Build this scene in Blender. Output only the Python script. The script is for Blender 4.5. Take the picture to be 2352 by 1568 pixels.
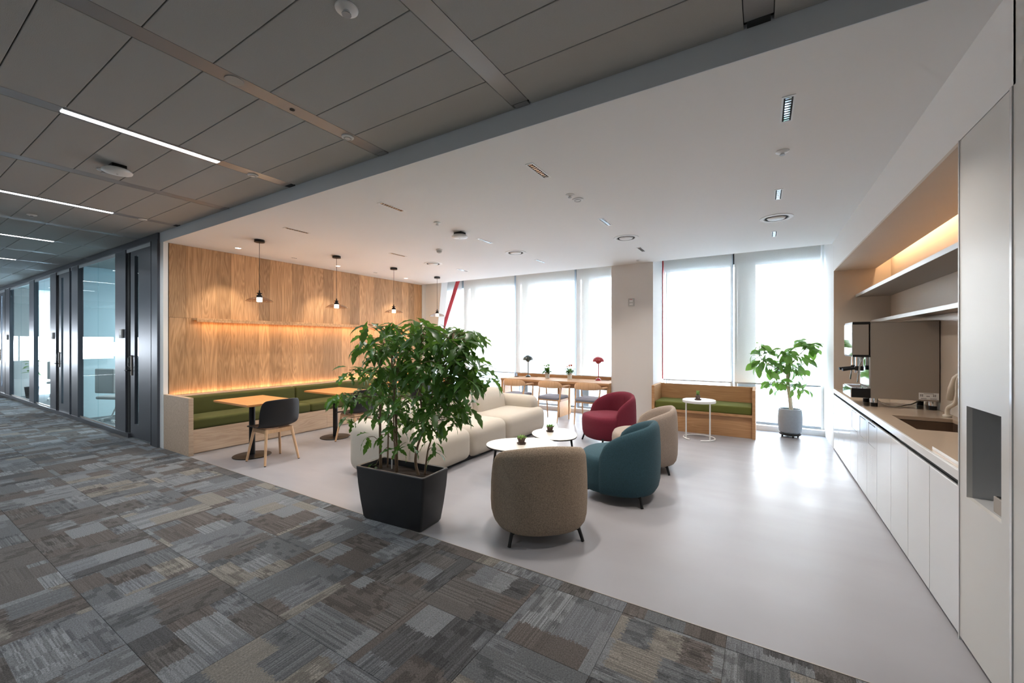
import bpy, bmesh, math, random
from math import sin, cos, pi, radians, sqrt, hypot
from mathutils import Vector, Matrix, noise
random.seed(11)
for _o in list(bpy.data.objects): bpy.data.objects.remove(_o)
S = bpy.context.scene; C = S.collection

# ------------------------------------------------------------ camera, world, light, exposure
cd = bpy.data.cameras.new('camera'); cam = bpy.data.objects.new('camera', cd); C.objects.link(cam)
cd.sensor_fit = 'HORIZONTAL'; cd.sensor_width = 36; cd.lens = 36*940/2352; cd.shift_y = 2/2352
cd.clip_start = .05; cd.clip_end = 3000
cam.location = (0, 0, 1.5); cam.rotation_euler = (pi/2, 0, radians(31.5)); S.camera = cam
S.view_settings.view_transform = 'Standard'; S.view_settings.look = 'None'
S.view_settings.exposure = .9; S.view_settings.gamma = 1; S.view_settings.use_curve_mapping = False
W = bpy.data.worlds.new('sky'); S.world = W; W.use_nodes = True
wn = W.node_tree.nodes; wl = W.node_tree.links
bg = wn['Background']; bg.inputs[1].default_value = 11
tcw = wn.new('ShaderNodeTexCoord'); sepw = wn.new('ShaderNodeSeparateXYZ'); rw = wn.new('ShaderNodeValToRGB')
mrw = wn.new('ShaderNodeMapRange'); mrw.inputs[1].default_value = -1; mrw.inputs[2].default_value = 1
wl.new(tcw.outputs['Generated'], sepw.inputs[0]); wl.new(sepw.outputs[2], mrw.inputs[0]); wl.new(mrw.outputs[0], rw.inputs[0])
cr = rw.color_ramp; cr.elements[0].position = .45; cr.elements[0].color = (.62, .70, .80, 1)
cr.elements[1].position = .52; cr.elements[1].color = (.95, .97, 1, 1)
e = cr.elements.new(.8); e.color = (.72, .85, 1, 1)
wl.new(rw.outputs[0], bg.inputs[0])

def lamp(kind, name, loc, power, color=(1, 1, 1), size=(.1, .1), rot=(0, 0, 0), spread=None, spot=None, blend=.5):
    l = bpy.data.lights.new(name, kind); l.energy = power; l.color = color
    if kind == 'AREA':
        l.shape = 'RECTANGLE'; l.size, l.size_y = size
        if spread: l.spread = spread
    else: l.shadow_soft_size = size[0]
    if kind == 'SPOT': l.spot_size = spot; l.spot_blend = blend
    o = bpy.data.objects.new(name, l); C.objects.link(o); o.location = loc; o.rotation_euler = rot
    return o
def portal(x0, x1, z0, z1, y, rot=(-pi/2, 0, 0)):
    l = lamp('AREA', 'daylight_portal', ((x0+x1)/2, y, (z0+z1)/2), 1, size=(x1-x0, z1-z0), rot=rot)
    l.data.cycles.is_portal = True
portal(-6.9, -2.5, .05, 3.05, 8.42); portal(-1.65, .84, .05, 3.05, 8.42)
_p = lamp('AREA', 'daylight_portal', (-26.2, -.4, 1.25), 1, size=(1.0, 5.7), rot=(0, -pi/2, 0)); _p.data.cycles.is_portal = True
_p = lamp('AREA', 'daylight_portal', (-17.8, 5.4, 1.5), 1, size=(3, 5.2), rot=(0, -pi/2, 0)); _p.data.cycles.is_portal = True
CZ, GZ = 2.92, 3.06      # lounge ceiling, corridor ceiling
WARM = (1, .66, .34); SOFT = (1, .86, .72); COOL = (.86, .94, 1)
LINX = (.128, -1.585, -3.32, -5.04); LINY = (3.005, 4.69, 6.37)
for x in LINX:
    for y in LINY:
        lamp('AREA', 'downlight_lamp', (x, y, CZ-.012), 7.5, (1, .93, .86), (.03, .27), spread=radians(110))
for y in (3.1, 4.8, 6.5):
    lamp('SPOT', 'wall_spot_lamp', (-6.72, y, CZ-.03), 34, (1, .84, .66), (.02, .02), rot=(0, radians(10), 0), spot=radians(75), blend=.6)
lamp('AREA', 'shelf_led', (-7.12, 4.95, 1.815), 6, (1, .70, .36), (.03, 4.4), rot=(0, radians(-12), 0))
lamp('AREA', 'bench_led', (-7.19, 4.9, .742), 3.4, (1, .56, .32), (.02, 4.9), rot=(pi, radians(-8), 0))
lamp('AREA', 'niche_led', (1.335, 5.1, 2.70), 10, (1, .64, .36), (.05, 4.1), rot=(0, radians(-12), 0))
for x in (-4.05, -6.7, -9.35, -12, -14.65):
    lamp('AREA', 'corridor_lamp', (x, 1.23, GZ-.02), 15, COOL, (.05, .9), spread=radians(150))
lamp('AREA', 'corridor_lamp', (-2.2, -1.0, GZ-.02), 15, COOL, (.05, .9), spread=radians(150))
for x, y in ((-9.3, 4.2), (-9.3, 6.5), (-14, 4.2), (-14, 6.5)):
    lamp('AREA', 'office_lamp', (x, y, 2.93), 60, COOL, (1.2, .06))

# ------------------------------------------------------------ helpers
def lin(c):
    if isinstance(c, str): c = [int(c[i:i+2], 16)/255 for i in (0, 2, 4)]
    return tuple(v/12.92 if v <= .04045 else ((v+.055)/1.055)**2.4 for v in c)+(1,)
MATS = {}
def nt(m): return m.node_tree.nodes, m.node_tree.links
def mat(name, col, rough=.5, metal=0, noise_amt=0, scale=20, bump=0, bscale=200, spec=None, coat=0, emit=None, estr=0, trans=0, objvar=0, sheen=0):
    if name in MATS: return MATS[name]
    m = bpy.data.materials.new(name); m.use_nodes = True; n, l = nt(m); b = n['Principled BSDF']
    c = lin(col); b.inputs['Base Color'].default_value = c
    b.inputs['Roughness'].default_value = rough; b.inputs['Metallic'].default_value = metal
    if spec is not None: b.inputs['Specular IOR Level'].default_value = spec
    if coat: b.inputs['Coat Weight'].default_value = coat; b.inputs['Coat Roughness'].default_value = .08
    if trans: b.inputs['Transmission Weight'].default_value = trans
    if sheen: b.inputs['Sheen Weight'].default_value = sheen; b.inputs['Sheen Roughness'].default_value = .4
    if emit: b.inputs['Emission Color'].default_value = lin(emit); b.inputs['Emission Strength'].default_value = estr
    t = n.new('ShaderNodeTexCoord')
    if noise_amt or objvar:
        h = n.new('ShaderNodeHueSaturation'); h.inputs['Color'].default_value = c
        mr = n.new('ShaderNodeMapRange'); mr.inputs[3].default_value = 1-noise_amt; mr.inputs[4].default_value = 1+noise_amt
        nz = n.new('ShaderNodeTexNoise'); nz.inputs['Scale'].default_value = scale; nz.inputs['Detail'].default_value = 4
        l.new(t.outputs['Object'], nz.inputs['Vector']); l.new(nz.outputs['Fac'], mr.inputs[0])
        if objvar:
            oi = n.new('ShaderNodeObjectInfo'); m2 = n.new('ShaderNodeMapRange'); m2.inputs[3].default_value = 1-objvar; m2.inputs[4].default_value = 1+objvar
            mu = n.new('ShaderNodeMath'); mu.operation = 'MULTIPLY'
            l.new(oi.outputs['Random'], m2.inputs[0]); l.new(m2.outputs[0], mu.inputs[0]); l.new(mr.outputs[0], mu.inputs[1]); l.new(mu.outputs[0], h.inputs['Value'])
        else: l.new(mr.outputs[0], h.inputs['Value'])
        l.new(h.outputs[0], b.inputs['Base Color'])
    if bump:
        bn = n.new('ShaderNodeTexNoise'); bn.inputs['Scale'].default_value = bscale; bn.inputs['Detail'].default_value = 2
        bp = n.new('ShaderNodeBump'); bp.inputs['Strength'].default_value = bump; bp.inputs['Distance'].default_value = .002
        l.new(t.outputs['Object'], bn.inputs['Vector']); l.new(bn.outputs['Fac'], bp.inputs['Height']); l.new(bp.outputs[0], b.inputs['Normal'])
    MATS[name] = m; return m

def woodmat(name, c1, c2, axis='Z', rough=.45, var=.14, scale=1.0):
    """streaky oak grain running along the given object axis"""
    m = bpy.data.materials.new(name); m.use_nodes = True; n, l = nt(m); b = n['Principled BSDF']
    t = n.new('ShaderNodeTexCoord'); oi = n.new('ShaderNodeObjectInfo')
    off = n.new('ShaderNodeVectorMath'); off.operation = 'SCALE'; off.inputs[0].default_value = (37, 91, 53)
    add = n.new('ShaderNodeVectorMath'); add.operation = 'ADD'
    l.new(oi.outputs['Random'], off.inputs['Scale']); l.new(t.outputs['Object'], add.inputs[0]); l.new(off.outputs[0], add.inputs[1])
    mp = n.new('ShaderNodeMapping'); l.new(add.outputs[0], mp.inputs[0])
    s = [1.0*scale]*3; s['XYZ'.index(axis)] = .10*scale; mp.inputs['Scale'].default_value = s
    nz = n.new('ShaderNodeTexNoise'); nz.inputs['Scale'].default_value = 6; nz.inputs['Detail'].default_value = 3; nz.inputs['Distortion'].default_value = .6
    l.new(mp.outputs[0], nz.inputs['Vector'])
    mul = n.new('ShaderNodeMath'); mul.operation = 'MULTIPLY'; mul.inputs[1].default_value = 26
    fr = n.new('ShaderNodeMath'); fr.operation = 'PINGPONG'; fr.inputs[1].default_value = 1
    l.new(nz.outputs['Fac'], mul.inputs[0]); l.new(mul.outputs[0], fr.inputs[0])
    mp2 = n.new('ShaderNodeMapping'); l.new(add.outputs[0], mp2.inputs[0]); s2 = [1.0*scale]*3; s2['XYZ'.index(axis)] = .02*scale; mp2.inputs['Scale'].default_value = s2
    n2 = n.new('ShaderNodeTexNoise'); n2.inputs['Scale'].default_value = 170; n2.inputs['Detail'].default_value = 2; l.new(mp2.outputs[0], n2.inputs['Vector'])
    mx = n.new('ShaderNodeMath'); mx.operation = 'MULTIPLY_ADD'; mx.inputs[1].default_value = .38
    sc = n.new('ShaderNodeMath'); sc.operation = 'MULTIPLY'; sc.inputs[1].default_value = .75
    l.new(n2.outputs['Fac'], sc.inputs[0]); l.new(fr.outputs[0], mx.inputs[0]); l.new(sc.outputs[0], mx.inputs[2])
    rp = n.new('ShaderNodeValToRGB'); rp.color_ramp.elements[0].position = .15; rp.color_ramp.elements[1].position = .85
    rp.color_ramp.elements[0].color = lin(c1); rp.color_ramp.elements[1].color = lin(c2); l.new(mx.outputs[0], rp.inputs[0])
    h = n.new('ShaderNodeHueSaturation'); mr = n.new('ShaderNodeMapRange'); mr.inputs[3].default_value = 1-var; mr.inputs[4].default_value = 1+var
    l.new(oi.outputs['Random'], mr.inputs[0]); l.new(mr.outputs[0], h.inputs['Value']); l.new(rp.outputs[0], h.inputs['Color']); l.new(h.outputs[0], b.inputs['Base Color'])
    b.inputs['Roughness'].default_value = rough
    MATS[name] = m; return m

def carpetmat():
    m = bpy.data.materials.new('carpet'); m.use_nodes = True; n, l = nt(m); b = n['Principled BSDF']
    def N(k, **kw):
        x = n.new(k)
        for a, v in kw.items(): setattr(x, a, v)
        return x
    def M(op, a, bb=None, c=None):
        x = N('ShaderNodeMath', operation=op)
        for i, v in enumerate((a, bb, c)):
            if v is None: continue
            if isinstance(v, (int, float)): x.inputs[i].default_value = v
            else: l.new(v, x.inputs[i])
        return x.outputs[0]
    def WN(x, y, z):
        cb = N('ShaderNodeCombineXYZ')
        for i, v in enumerate((x, y, z)):
            if isinstance(v, (int, float)): cb.inputs[i].default_value = v
            else: l.new(v, cb.inputs[i])
        w = N('ShaderNodeTexWhiteNoise', noise_dimensions='3D'); l.new(cb.outputs[0], w.inputs['Vector']); return w.outputs['Value']
    t = N('ShaderNodeTexCoord'); oi = N('ShaderNodeObjectInfo'); sp = N('ShaderNodeSeparateXYZ'); l.new(t.outputs['Object'], sp.inputs[0])
    R = oi.outputs['Random']; r1 = M('MULTIPLY', R, 917.3)
    x = sp.outputs[0]; y = sp.outputs[1]
    line = M('FLOOR', M('DIVIDE', x, .006))
    lr = WN(line, r1, 3.1)
    yj = M('ADD', y, M('MULTIPLY', M('SUBTRACT', lr, .5), .022))
    bx = M('FLOOR', M('ADD', M('DIVIDE', x, .20), M('MULTIPLY', R, 7.3)))
    hb = WN(bx, r1, 9.0)
    by = M('FLOOR', M('ADD', M('DIVIDE', yj, M('ADD', .10, M('MULTIPLY', hb, .32))), M('MULTIPLY', hb, 13)))
    v = WN(bx, by, r1)
    # tile base tone + block tone
    tone = M('ADD', M('MULTIPLY', v, .55), M('MULTIPLY', WN(r1, 1.0, 2.0), .45))
    rp = N('ShaderNodeValToRGB'); cr = rp.color_ramp; cr.interpolation = 'CONSTANT'
    cols = [(0, '4b4b4c'), (.18, '585553'), (.34, '65676a'), (.46, '57524f'), (.58, '707274'), (.72, '5c5e60'), (.84, '74706a')]
    cr.elements[0].position = 0; cr.elements[0].color = lin(cols[0][1]); cr.elements[1].position = cols[1][0]; cr.elements[1].color = lin(cols[1][1])
    for p, c in cols[2:]:
        e = cr.elements.new(p); e.color = lin(c)
    l.new(tone, rp.inputs[0])
    # small dark woven checks scattered over some blocks
    ck = WN(M('FLOOR', M('DIVIDE', x, .034)), M('FLOOR', M('DIVIDE', yj, .052)), r1)
    ckm = M('MULTIPLY', M('GREATER_THAN', ck, .66), M('GREATER_THAN', WN(bx, by, 31.0), .55))
    # streak lines inside blocks
    st = WN(line, M('FLOOR', M('DIVIDE', yj, M('ADD', .05, M('MULTIPLY', hb, .3)))), M('ADD', r1, 5))
    amt = M('MULTIPLY', WN(bx, by, 77.0), .75)
    val = M('ADD', 1, M('MULTIPLY', M('SUBTRACT', st, .45), amt))
    yn = N('ShaderNodeTexNoise'); yn.inputs['Scale'].default_value = 210; yn.inputs['Detail'].default_value = 1
    mp = N('ShaderNodeMapping'); mp.inputs['Scale'].default_value = (1, .55, 1); l.new(t.outputs['Object'], mp.inputs[0]); l.new(mp.outputs[0], yn.inputs['Vector'])
    val2 = M('MULTIPLY', M('MULTIPLY', val, M('SUBTRACT', 1, M('MULTIPLY', ckm, .30))), M('ADD', .30, M('MULTIPLY', yn.outputs['Fac'], 1.4)))
    h = N('ShaderNodeHueSaturation'); l.new(rp.outputs[0], h.inputs['Color']); l.new(val2, h.inputs['Value'])
    l.new(h.outputs[0], b.inputs['Base Color']); b.inputs['Roughness'].default_value = .95; b.inputs['Specular IOR Level'].default_value = .15
    bp = N('ShaderNodeBump'); bp.inputs['Strength'].default_value = .7; bp.inputs['Distance'].default_value = .003
    l.new(yn.outputs['Fac'], bp.inputs['Height']); l.new(bp.outputs[0], b.inputs['Normal'])
    MATS['carpet'] = m; return m

def glassmat(name, tint=(1, 1, 1), ior=1.45, rough=0.0):
    m = bpy.data.materials.new(name); m.use_nodes = True; n, l = nt(m); n.remove(n['Principled BSDF'])
    t = n.new('ShaderNodeBsdfTransparent'); t.inputs[0].default_value = tuple(tint)+(1,)
    g = n.new('ShaderNodeBsdfGlossy'); g.inputs['Roughness'].default_value = rough
    f0 = n.new('ShaderNodeFresnel'); f0.inputs[0].default_value = ior
    ge = n.new('ShaderNodeNewGeometry'); iv = n.new('ShaderNodeMath'); iv.operation = 'SUBTRACT'; iv.inputs[0].default_value = 1; l.new(ge.outputs['Backfacing'], iv.inputs[1])
    f = n.new('ShaderNodeMath'); f.operation = 'MULTIPLY'; l.new(f0.outputs[0], f.inputs[0]); l.new(iv.outputs[0], f.inputs[1])
    mx = n.new('ShaderNodeMixShader'); l.new(f.outputs[0], mx.inputs[0]); l.new(t.outputs[0], mx.inputs[1]); l.new(g.outputs[0], mx.inputs[2])
    l.new(mx.outputs[0], n['Material Output'].inputs[0]); MATS[name] = m; return m
def clothmat(name, col, tr=.4, tl=.35):
    """woven roller blind: open weave + translucent yarn"""
    m = bpy.data.materials.new(name); m.use_nodes = True; n, l = nt(m); n.remove(n['Principled BSDF'])
    a = n.new('ShaderNodeBsdfTransparent'); b = n.new('ShaderNodeBsdfTranslucent'); c = n.new('ShaderNodeBsdfDiffuse')
    t = n.new('ShaderNodeTexCoord'); nz = n.new('ShaderNodeTexNoise'); nz.inputs['Scale'].default_value = 90; l.new(t.outputs['Object'], nz.inputs['Vector'])
    mr = n.new('ShaderNodeMapRange'); mr.inputs[3].default_value = tr*.85; mr.inputs[4].default_value = tr*1.15; l.new(nz.outputs['Fac'], mr.inputs[0])
    b.inputs[0].default_value = lin(col); c.inputs[0].default_value = lin(col)
    m1 = n.new('ShaderNodeMixShader'); m1.inputs[0].default_value = tl; l.new(c.outputs[0], m1.inputs[1]); l.new(b.outputs[0], m1.inputs[2])
    m2 = n.new('ShaderNodeMixShader'); l.new(mr.outputs[0], m2.inputs[0]); l.new(m1.outputs[0], m2.inputs[1]); l.new(a.outputs[0], m2.inputs[2])
    l.new(m2.outputs[0], n['Material Output'].inputs[0]); MATS[name] = m; return m

def obj(name, me, m=None, parent=None, loc=None, rot=None, smooth=False):
    if isinstance(me, bmesh.types.BMesh):
        bm = me; me = bpy.data.meshes.new(name); bm.to_mesh(me); bm.free()
    if m is not None and not me.materials: me.materials.append(m)
    if smooth:
        for p in me.polygons: p.use_smooth = True
        if smooth == 'auto':
            me.set_sharp_from_angle(angle=radians(38))
    o = bpy.data.objects.new(name, me); C.objects.link(o)
    if parent: o.parent = parent
    if loc: o.location = loc
    if rot: o.rotation_euler = rot
    return o
def thing(name, label, cat, loc=(0, 0, 0), rz=0, group=None):
    o = bpy.data.objects.new(name, None); C.objects.link(o); o.empty_display_size = .1
    o.location = loc; o.rotation_euler = (0, 0, rz); return tag(o, label, cat, group)
def tag(o, label=None, cat=None, group=None, kind=None):
    if label: o['label'] = label
    if cat: o['category'] = cat
    if group: o['group'] = group
    if kind: o['kind'] = kind
    return o
def dup(root, loc, rz=None, label=None, parent=None):
    r = root.copy(); C.objects.link(r)
    if parent is not None: r.parent = parent
    if loc is not None: r.location = loc
    if rz is not None: r.rotation_euler = (0, 0, rz)
    if label: r['label'] = label
    for ch in list(root.children): dup(ch, None, None, None, r)
    return r
BM = bmesh.new
def box(bm, x0, x1, y0, y1, z0, z1, bev=0, seg=2):
    r = bmesh.ops.create_cube(bm, size=1); vs = r['verts']
    for v in vs: v.co = Vector(((x0+x1)/2+v.co.x*(x1-x0), (y0+y1)/2+v.co.y*(y1-y0), (z0+z1)/2+v.co.z*(z1-z0)))
    if bev:
        es = {e for v in vs for e in v.link_edges}
        bmesh.ops.bevel(bm, geom=list(es), offset=bev, segments=seg, affect='EDGES', profile=.5)
    return bm
def B(x0, x1, y0, y1, z0, z1, bev=0, seg=2): return box(BM(), x0, x1, y0, y1, z0, z1, bev, seg)
def tube(bm, pts, r, seg=10, cap=True):
    pts = [Vector(p) for p in pts]; n = len(pts); rs = r if isinstance(r, (list, tuple)) else [r]*n
    rings = []; up = None
    for i, p in enumerate(pts):
        d = (pts[min(i+1, n-1)]-pts[max(i-1, 0)]).normalized()
        if up is None:
            up = Vector((0, 0, 1)) if abs(d.z) < .9 else Vector((1, 0, 0))
        a = d.cross(up).normalized(); b_ = a.cross(d).normalized(); up = b_
        rings.append([bm.verts.new(p+(a*cos(2*pi*k/seg)+b_*sin(2*pi*k/seg))*rs[i]) for k in range(seg)])
    for i in range(n-1):
        for k in range(seg): bm.faces.new((rings[i][k], rings[i][(k+1) % seg], rings[i+1][(k+1) % seg], rings[i+1][k]))
    if cap: bm.faces.new(rings[0]); bm.faces.new(rings[-1][::-1])
    bmesh.ops.recalc_face_normals(bm, faces=bm.faces)
    return bm
def T(pts, r, seg=10): return tube(BM(), pts, r, seg)
def lathe(prof, seg=32, bm=None, cx=0, cy=0, sx=1, sy=1, close=True):
    bm = bm or BM(); rings = []
    for r, z in prof:
        if r < 1e-5: rings.append([bm.verts.new((cx, cy, z))])
        else: rings.append([bm.verts.new((cx+r*sx*cos(2*pi*k/seg), cy+r*sy*sin(2*pi*k/seg), z)) for k in range(seg)])
    for a, b_ in zip(rings, rings[1:]):
        for k in range(seg):
            k2 = (k+1) % seg
            if len(a) == 1 and len(b_) == 1: continue
            if len(a) == 1: bm.faces.new((a[0], b_[k2], b_[k]))
            elif len(b_) == 1: bm.faces.new((a[k], a[k2], b_[0]))
            else: bm.faces.new((a[k], a[k2], b_[k2], b_[k]))
    if close:
        if len(rings[0]) > 1: bm.faces.new(rings[0][::-1])
        if len(rings[-1]) > 1: bm.faces.new(rings[-1])
    bmesh.ops.recalc_face_normals(bm, faces=bm.faces)
    return bm
def cyl(r, z0, z1, seg=24, bev=.0, cx=0, cy=0):
    if bev: return lathe([(r-bev, z0), (r, z0+bev), (r, z1-bev), (r-bev, z1)], seg, cx=cx, cy=cy)
    return lathe([(r, z0), (r, z1)], seg, cx=cx, cy=cy)
def cushion(sx, sy, sz, r, puff=(0, 0, 0), n=4, m=4, loc=(0, 0, 0), warp=None):
    """rounded, slightly crowned upholstery block, centred in x,y, base at z=0"""
    h = (sx/2, sy/2, sz/2)
    def samp(hh):
        inner = hh-r
        a = [-hh+r*(1-cos(pi/2*i/n)) for i in range(n)] if r else []
        mid = [-inner+2*inner*i/m for i in range(m+1)]
        return a+mid+[-v for v in a[::-1]]
    bm = BM(); cache = {}
    def V(p):
        k = tuple(round(v, 5) for v in p)
        if k in cache: return cache[k]
        q = Vector(p); inn = Vector([max(-(h[i]-r), min(h[i]-r, q[i])) for i in range(3)]); d = q-inn
        if d.length > 1e-7: q = inn+d.normalized()*r
        for ax in range(3):
            if puff[ax]:
                o1, o2 = [i for i in range(3) if i != ax]
                f = max(0, cos(q[o1]/h[o1]*pi/2))**.7*max(0, cos(q[o2]/h[o2]*pi/2))**.7
                q[ax] += (1 if inn[ax]+d[ax] > 0 else -1)*puff[ax]*f*min(1, abs(q[ax])/(h[ax]*.6))
        q.z += h[2]
        if warp: q = warp(q)
        cache[k] = bm.verts.new(q+Vector(loc)); return cache[k]
    for ax in range(3):
        o1, o2 = [(1, 2), (2, 0), (0, 1)][ax]; A, Bv = samp(h[o1]), samp(h[o2])
        for sgn in (-1, 1):
            for i in range(len(A)-1):
                for j in range(len(Bv)-1):
                    q = []
                    for a, b_ in ((A[i], Bv[j]), (A[i+1], Bv[j]), (A[i+1], Bv[j+1]), (A[i], Bv[j+1])):
                        p = [0, 0, 0]; p[ax] = sgn*h[ax]; p[o1] = a; p[o2] = b_; q.append(V(p))
                    if len(set(q)) >= 3:
                        if sgn < 0: q = q[::-1]
                        try: bm.faces.new(list(dict.fromkeys(q)))
                        except ValueError: pass
    return bm
def prism(pts, z0, z1, bev=0):
    bm = BM(); f = bm.faces.new([bm.verts.new((x, y, z0)) for x, y in pts])
    r = bmesh.ops.extrude_face_region(bm, geom=[f])
    for v in r['geom']:
        if isinstance(v, bmesh.types.BMVert): v.co.z = z1
    bmesh.ops.recalc_face_normals(bm, faces=bm.faces)
    if bev:
        es = [e for e in bm.edges if abs(e.verts[0].co.z-e.verts[1].co.z) < 1e-6]
        bmesh.ops.bevel(bm, geom=es, offset=bev, segments=2, affect='EDGES')
    return bm
def struct(name, bm, m, label, cat, parent=None):
    o = obj(name, bm, m, parent); o['kind'] = 'structure'; o['label'] = label; o['category'] = cat; return o

# ------------------------------------------------------------ materials
M_white = mat('white_paint', 'e2e1df', .6, noise_amt=.01, scale=3)
M_ceil = mat('ceiling_paint', 'e2e0dd', .75, noise_amt=.012, scale=1.2)
M_tile = mat('mineral_ceiling_tile', 'a9a8a4', .95, noise_amt=.05, scale=160, bump=.5, bscale=260)
M_strip = mat('satin_aluminium_strip', '969492', .48, .5)
M_band = mat('grey_bulkhead_paint', 'd0d4d8', .6)
M_floor = mat('vinyl_floor', '929093', .36, spec=.38, noise_amt=.10, scale=1.6)
n, l = nt(M_floor); _t = n.new('ShaderNodeTexCoord'); _m = n.new('ShaderNodeMapping'); _m.inputs['Scale'].default_value = (.7, 2.6, 1); _m.inputs['Rotation'].default_value = (0, 0, .5)
_n = n.new('ShaderNodeTexNoise'); _n.inputs['Scale'].default_value = 1.7; _n.inputs['Detail'].default_value = 5; _r = n.new('ShaderNodeMapRange'); _r.inputs[1].default_value = 0; _r.inputs[2].default_value = 1; _r.inputs[3].default_value = .22; _r.inputs[4].default_value = .52
l.new(_t.outputs['Object'], _m.inputs[0]); l.new(_m.outputs[0], _n.inputs['Vector']); l.new(_n.outputs['Fac'], _r.inputs[0]); l.new(_r.outputs[0], n['Principled BSDF'].inputs['Roughness'])
M_carpet = carpetmat()
M_oak = woodmat('oak_panel', '8e673f', 'c79d73', 'Z', .5, .24)
M_oakb = woodmat('pale_oak', 'a98f78', 'c6ae96', 'Y', .5, .05)
M_oakt = woodmat('table_oak', 'b9793f', 'c98d55', 'X', .45, .04)
M_oakw = woodmat('window_oak', 'a5784f', 'bf946a', 'X', .5, .04)
M_leg = woodmat('beech_leg', 'c79b72', 'd9b18a', 'Z', .45, .03)
M_green = mat('olive_upholstery', '484a1e', .95, noise_amt=.10, scale=9, bump=.4, bscale=500, sheen=.0)
M_green2 = mat('moss_upholstery', '5c6026', .95, noise_amt=.08, scale=9, bump=.4, bscale=500, sheen=.0)
M_sofa = mat('cream_boucle', 'bbb2a5', .95, noise_amt=.05, scale=90, bump=.5, bscale=400, sheen=.0)
M_tan = mat('taupe_wool', '8d7d6c', .97, noise_amt=.75, scale=130, bump=.9, bscale=200)
M_tan2 = mat('light_taupe_wool', '93857a', .97, noise_amt=.4, scale=130, bump=.9, bscale=200)
M_teal = mat('teal_wool', '2b4852', .97, noise_amt=.5, scale=130, bump=.9, bscale=200)
M_red = mat('burgundy_wool', '68192c', .97, noise_amt=.4, scale=130, bump=.9, bscale=200)
M_black = mat('black_metal', '141416', .35, .3)
M_blackp = mat('black_plastic', '131315', .5)
M_planter = mat('anthracite_planter', '26272a', .42, bump=.05)
M_soil = mat('soil', '2a201a', 1, noise_amt=.5, scale=60, bump=1, bscale=60)
M_leaf = mat('dark_leaf', '40692f', .36, noise_amt=.3, scale=12, objvar=.35)
M_leaf2 = mat('fig_leaf', '6d9a4c', .45, noise_amt=.25, scale=10, objvar=.3)
def leafy(m, col):
    n, l = nt(m); out = n['Material Output']; b = n['Principled BSDF']
    t = n.new('ShaderNodeBsdfTranslucent'); t.inputs[0].default_value = lin(col); mx = n.new('ShaderNodeMixShader'); mx.inputs[0].default_value = .32
    l.new(b.outputs[0], mx.inputs[1]); l.new(t.outputs[0], mx.inputs[2]); l.new(mx.outputs[0], out.inputs[0])
leafy(M_leaf, '6f9a3a'); leafy(M_leaf2, '86b04a')
M_stem = mat('bark', '7d6650', .85, noise_amt=.25, scale=40, bump=.5, bscale=120)
M_stem2 = mat('fig_trunk', 'cdc2aa', .85, noise_amt=.2, scale=50, bump=.5, bscale=80)
M_pot = mat('slate_blue_pot', '939ca6', .7, noise_amt=.08, scale=30, bump=.6, bscale=60)
M_top = mat('white_laminate', 'c8c2b7', .35)
M_frame = mat('dark_bronze_frame', '66686f', .34, .8)
M_steel = mat('brushed_steel', 'a39a90', .45, .6, noise_amt=.05, scale=300)
M_chrome = mat('chrome', 'd8d8d8', .06, 1)
M_cab = mat('white_lacquer_cabinet', 'd3d4d4', .16, spec=.6)
M_tall = mat('warm_white_lacquer', 'cbc9c4', .32)
M_niche = mat('taupe_niche', 'c6b8a8', .5, noise_amt=.03, scale=4)
M_counter = mat('beige_stone', 'b5a08b', .14, noise_amt=.04, scale=6)
M_edge = mat('white_stone_edge', 'dadad8', .2)
M_inset = mat('grey_inset', 'a8a9aa', .5)
M_dark = mat('shadow_gap', '202122', .8)
M_glass = glassmat('window_glass', (.97, .99, 1)); M_pglass = glassmat('partition_glass', (.90, .96, .97), 1.16); M_smoke = glassmat('smoked_glass_shade', (.88, .83, .80))
M_blind = clothmat('blind_weave', 'f2f0ea', .41, .06); M_film = clothmat('frosted_film', 'd9e8ea', .10, .55)
M_mull = mat('grey_mullion', '9aa1a8', .4, .5)
M_fin = mat('outer_fin_metal', '7c7f80', .6)
M_redb = mat('red_steel', 'b0303a', .5)
M_led = mat('led_diffuser', 'ffffff', .4, emit='f4f8ff', estr=9)
M_bulb = mat('pendant_diffuser', 'ffffff', .4, emit='fff0dc', estr=12)
M_spot = mat('downlight_lens', 'ffffff', .4, emit='fff0e0', estr=8)
M_grey = mat('pale_grey_plastic', 'b9b9b7', .5); M_wp = mat('white_plastic', 'e2e2e0', .45)
M_slate = mat('slate_lamp', '36413f', .2, coat=.5); M_redl = mat('red_lamp', '9c2430', .2, coat=.5)
M_pad = mat('blue_grey_seat', '868894', .9, bump=.3, bscale=400)
M_terra = mat('brown_clay', '5a4a44', .85, noise_amt=.1, scale=60)
M_cactus = mat('succulent', '6f8f45', .6, noise_amt=.2, scale=40)
M_flower = mat('orange_petal', 'b5562f', .6)
M_ink = mat('dark_print', '3a3633', .6); M_water = mat('white_hose', 'd8cfc0', .4)

# ------------------------------------------------------------ room shell
XW, XR, YB, YC, YG = -7.22, .849, 2.36, 7.45, 8.34     # wood wall, right wall, boundary, ceiling edge, facade
fl = struct('floor', B(XW, 1.6, YB, 8.5, -.12, 0), M_floor, 'pale lilac grey vinyl floor of the lounge', 'floor')
cf = struct('floor', B(-26, 2.2, -3.2, YB, -.14, -.006), mat('carpet_backing', '3a3a3a', 1), 'corridor floor laid with patchwork grey carpet tiles', 'floor')
tr = bpy.data.objects
P_ = .5085
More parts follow.
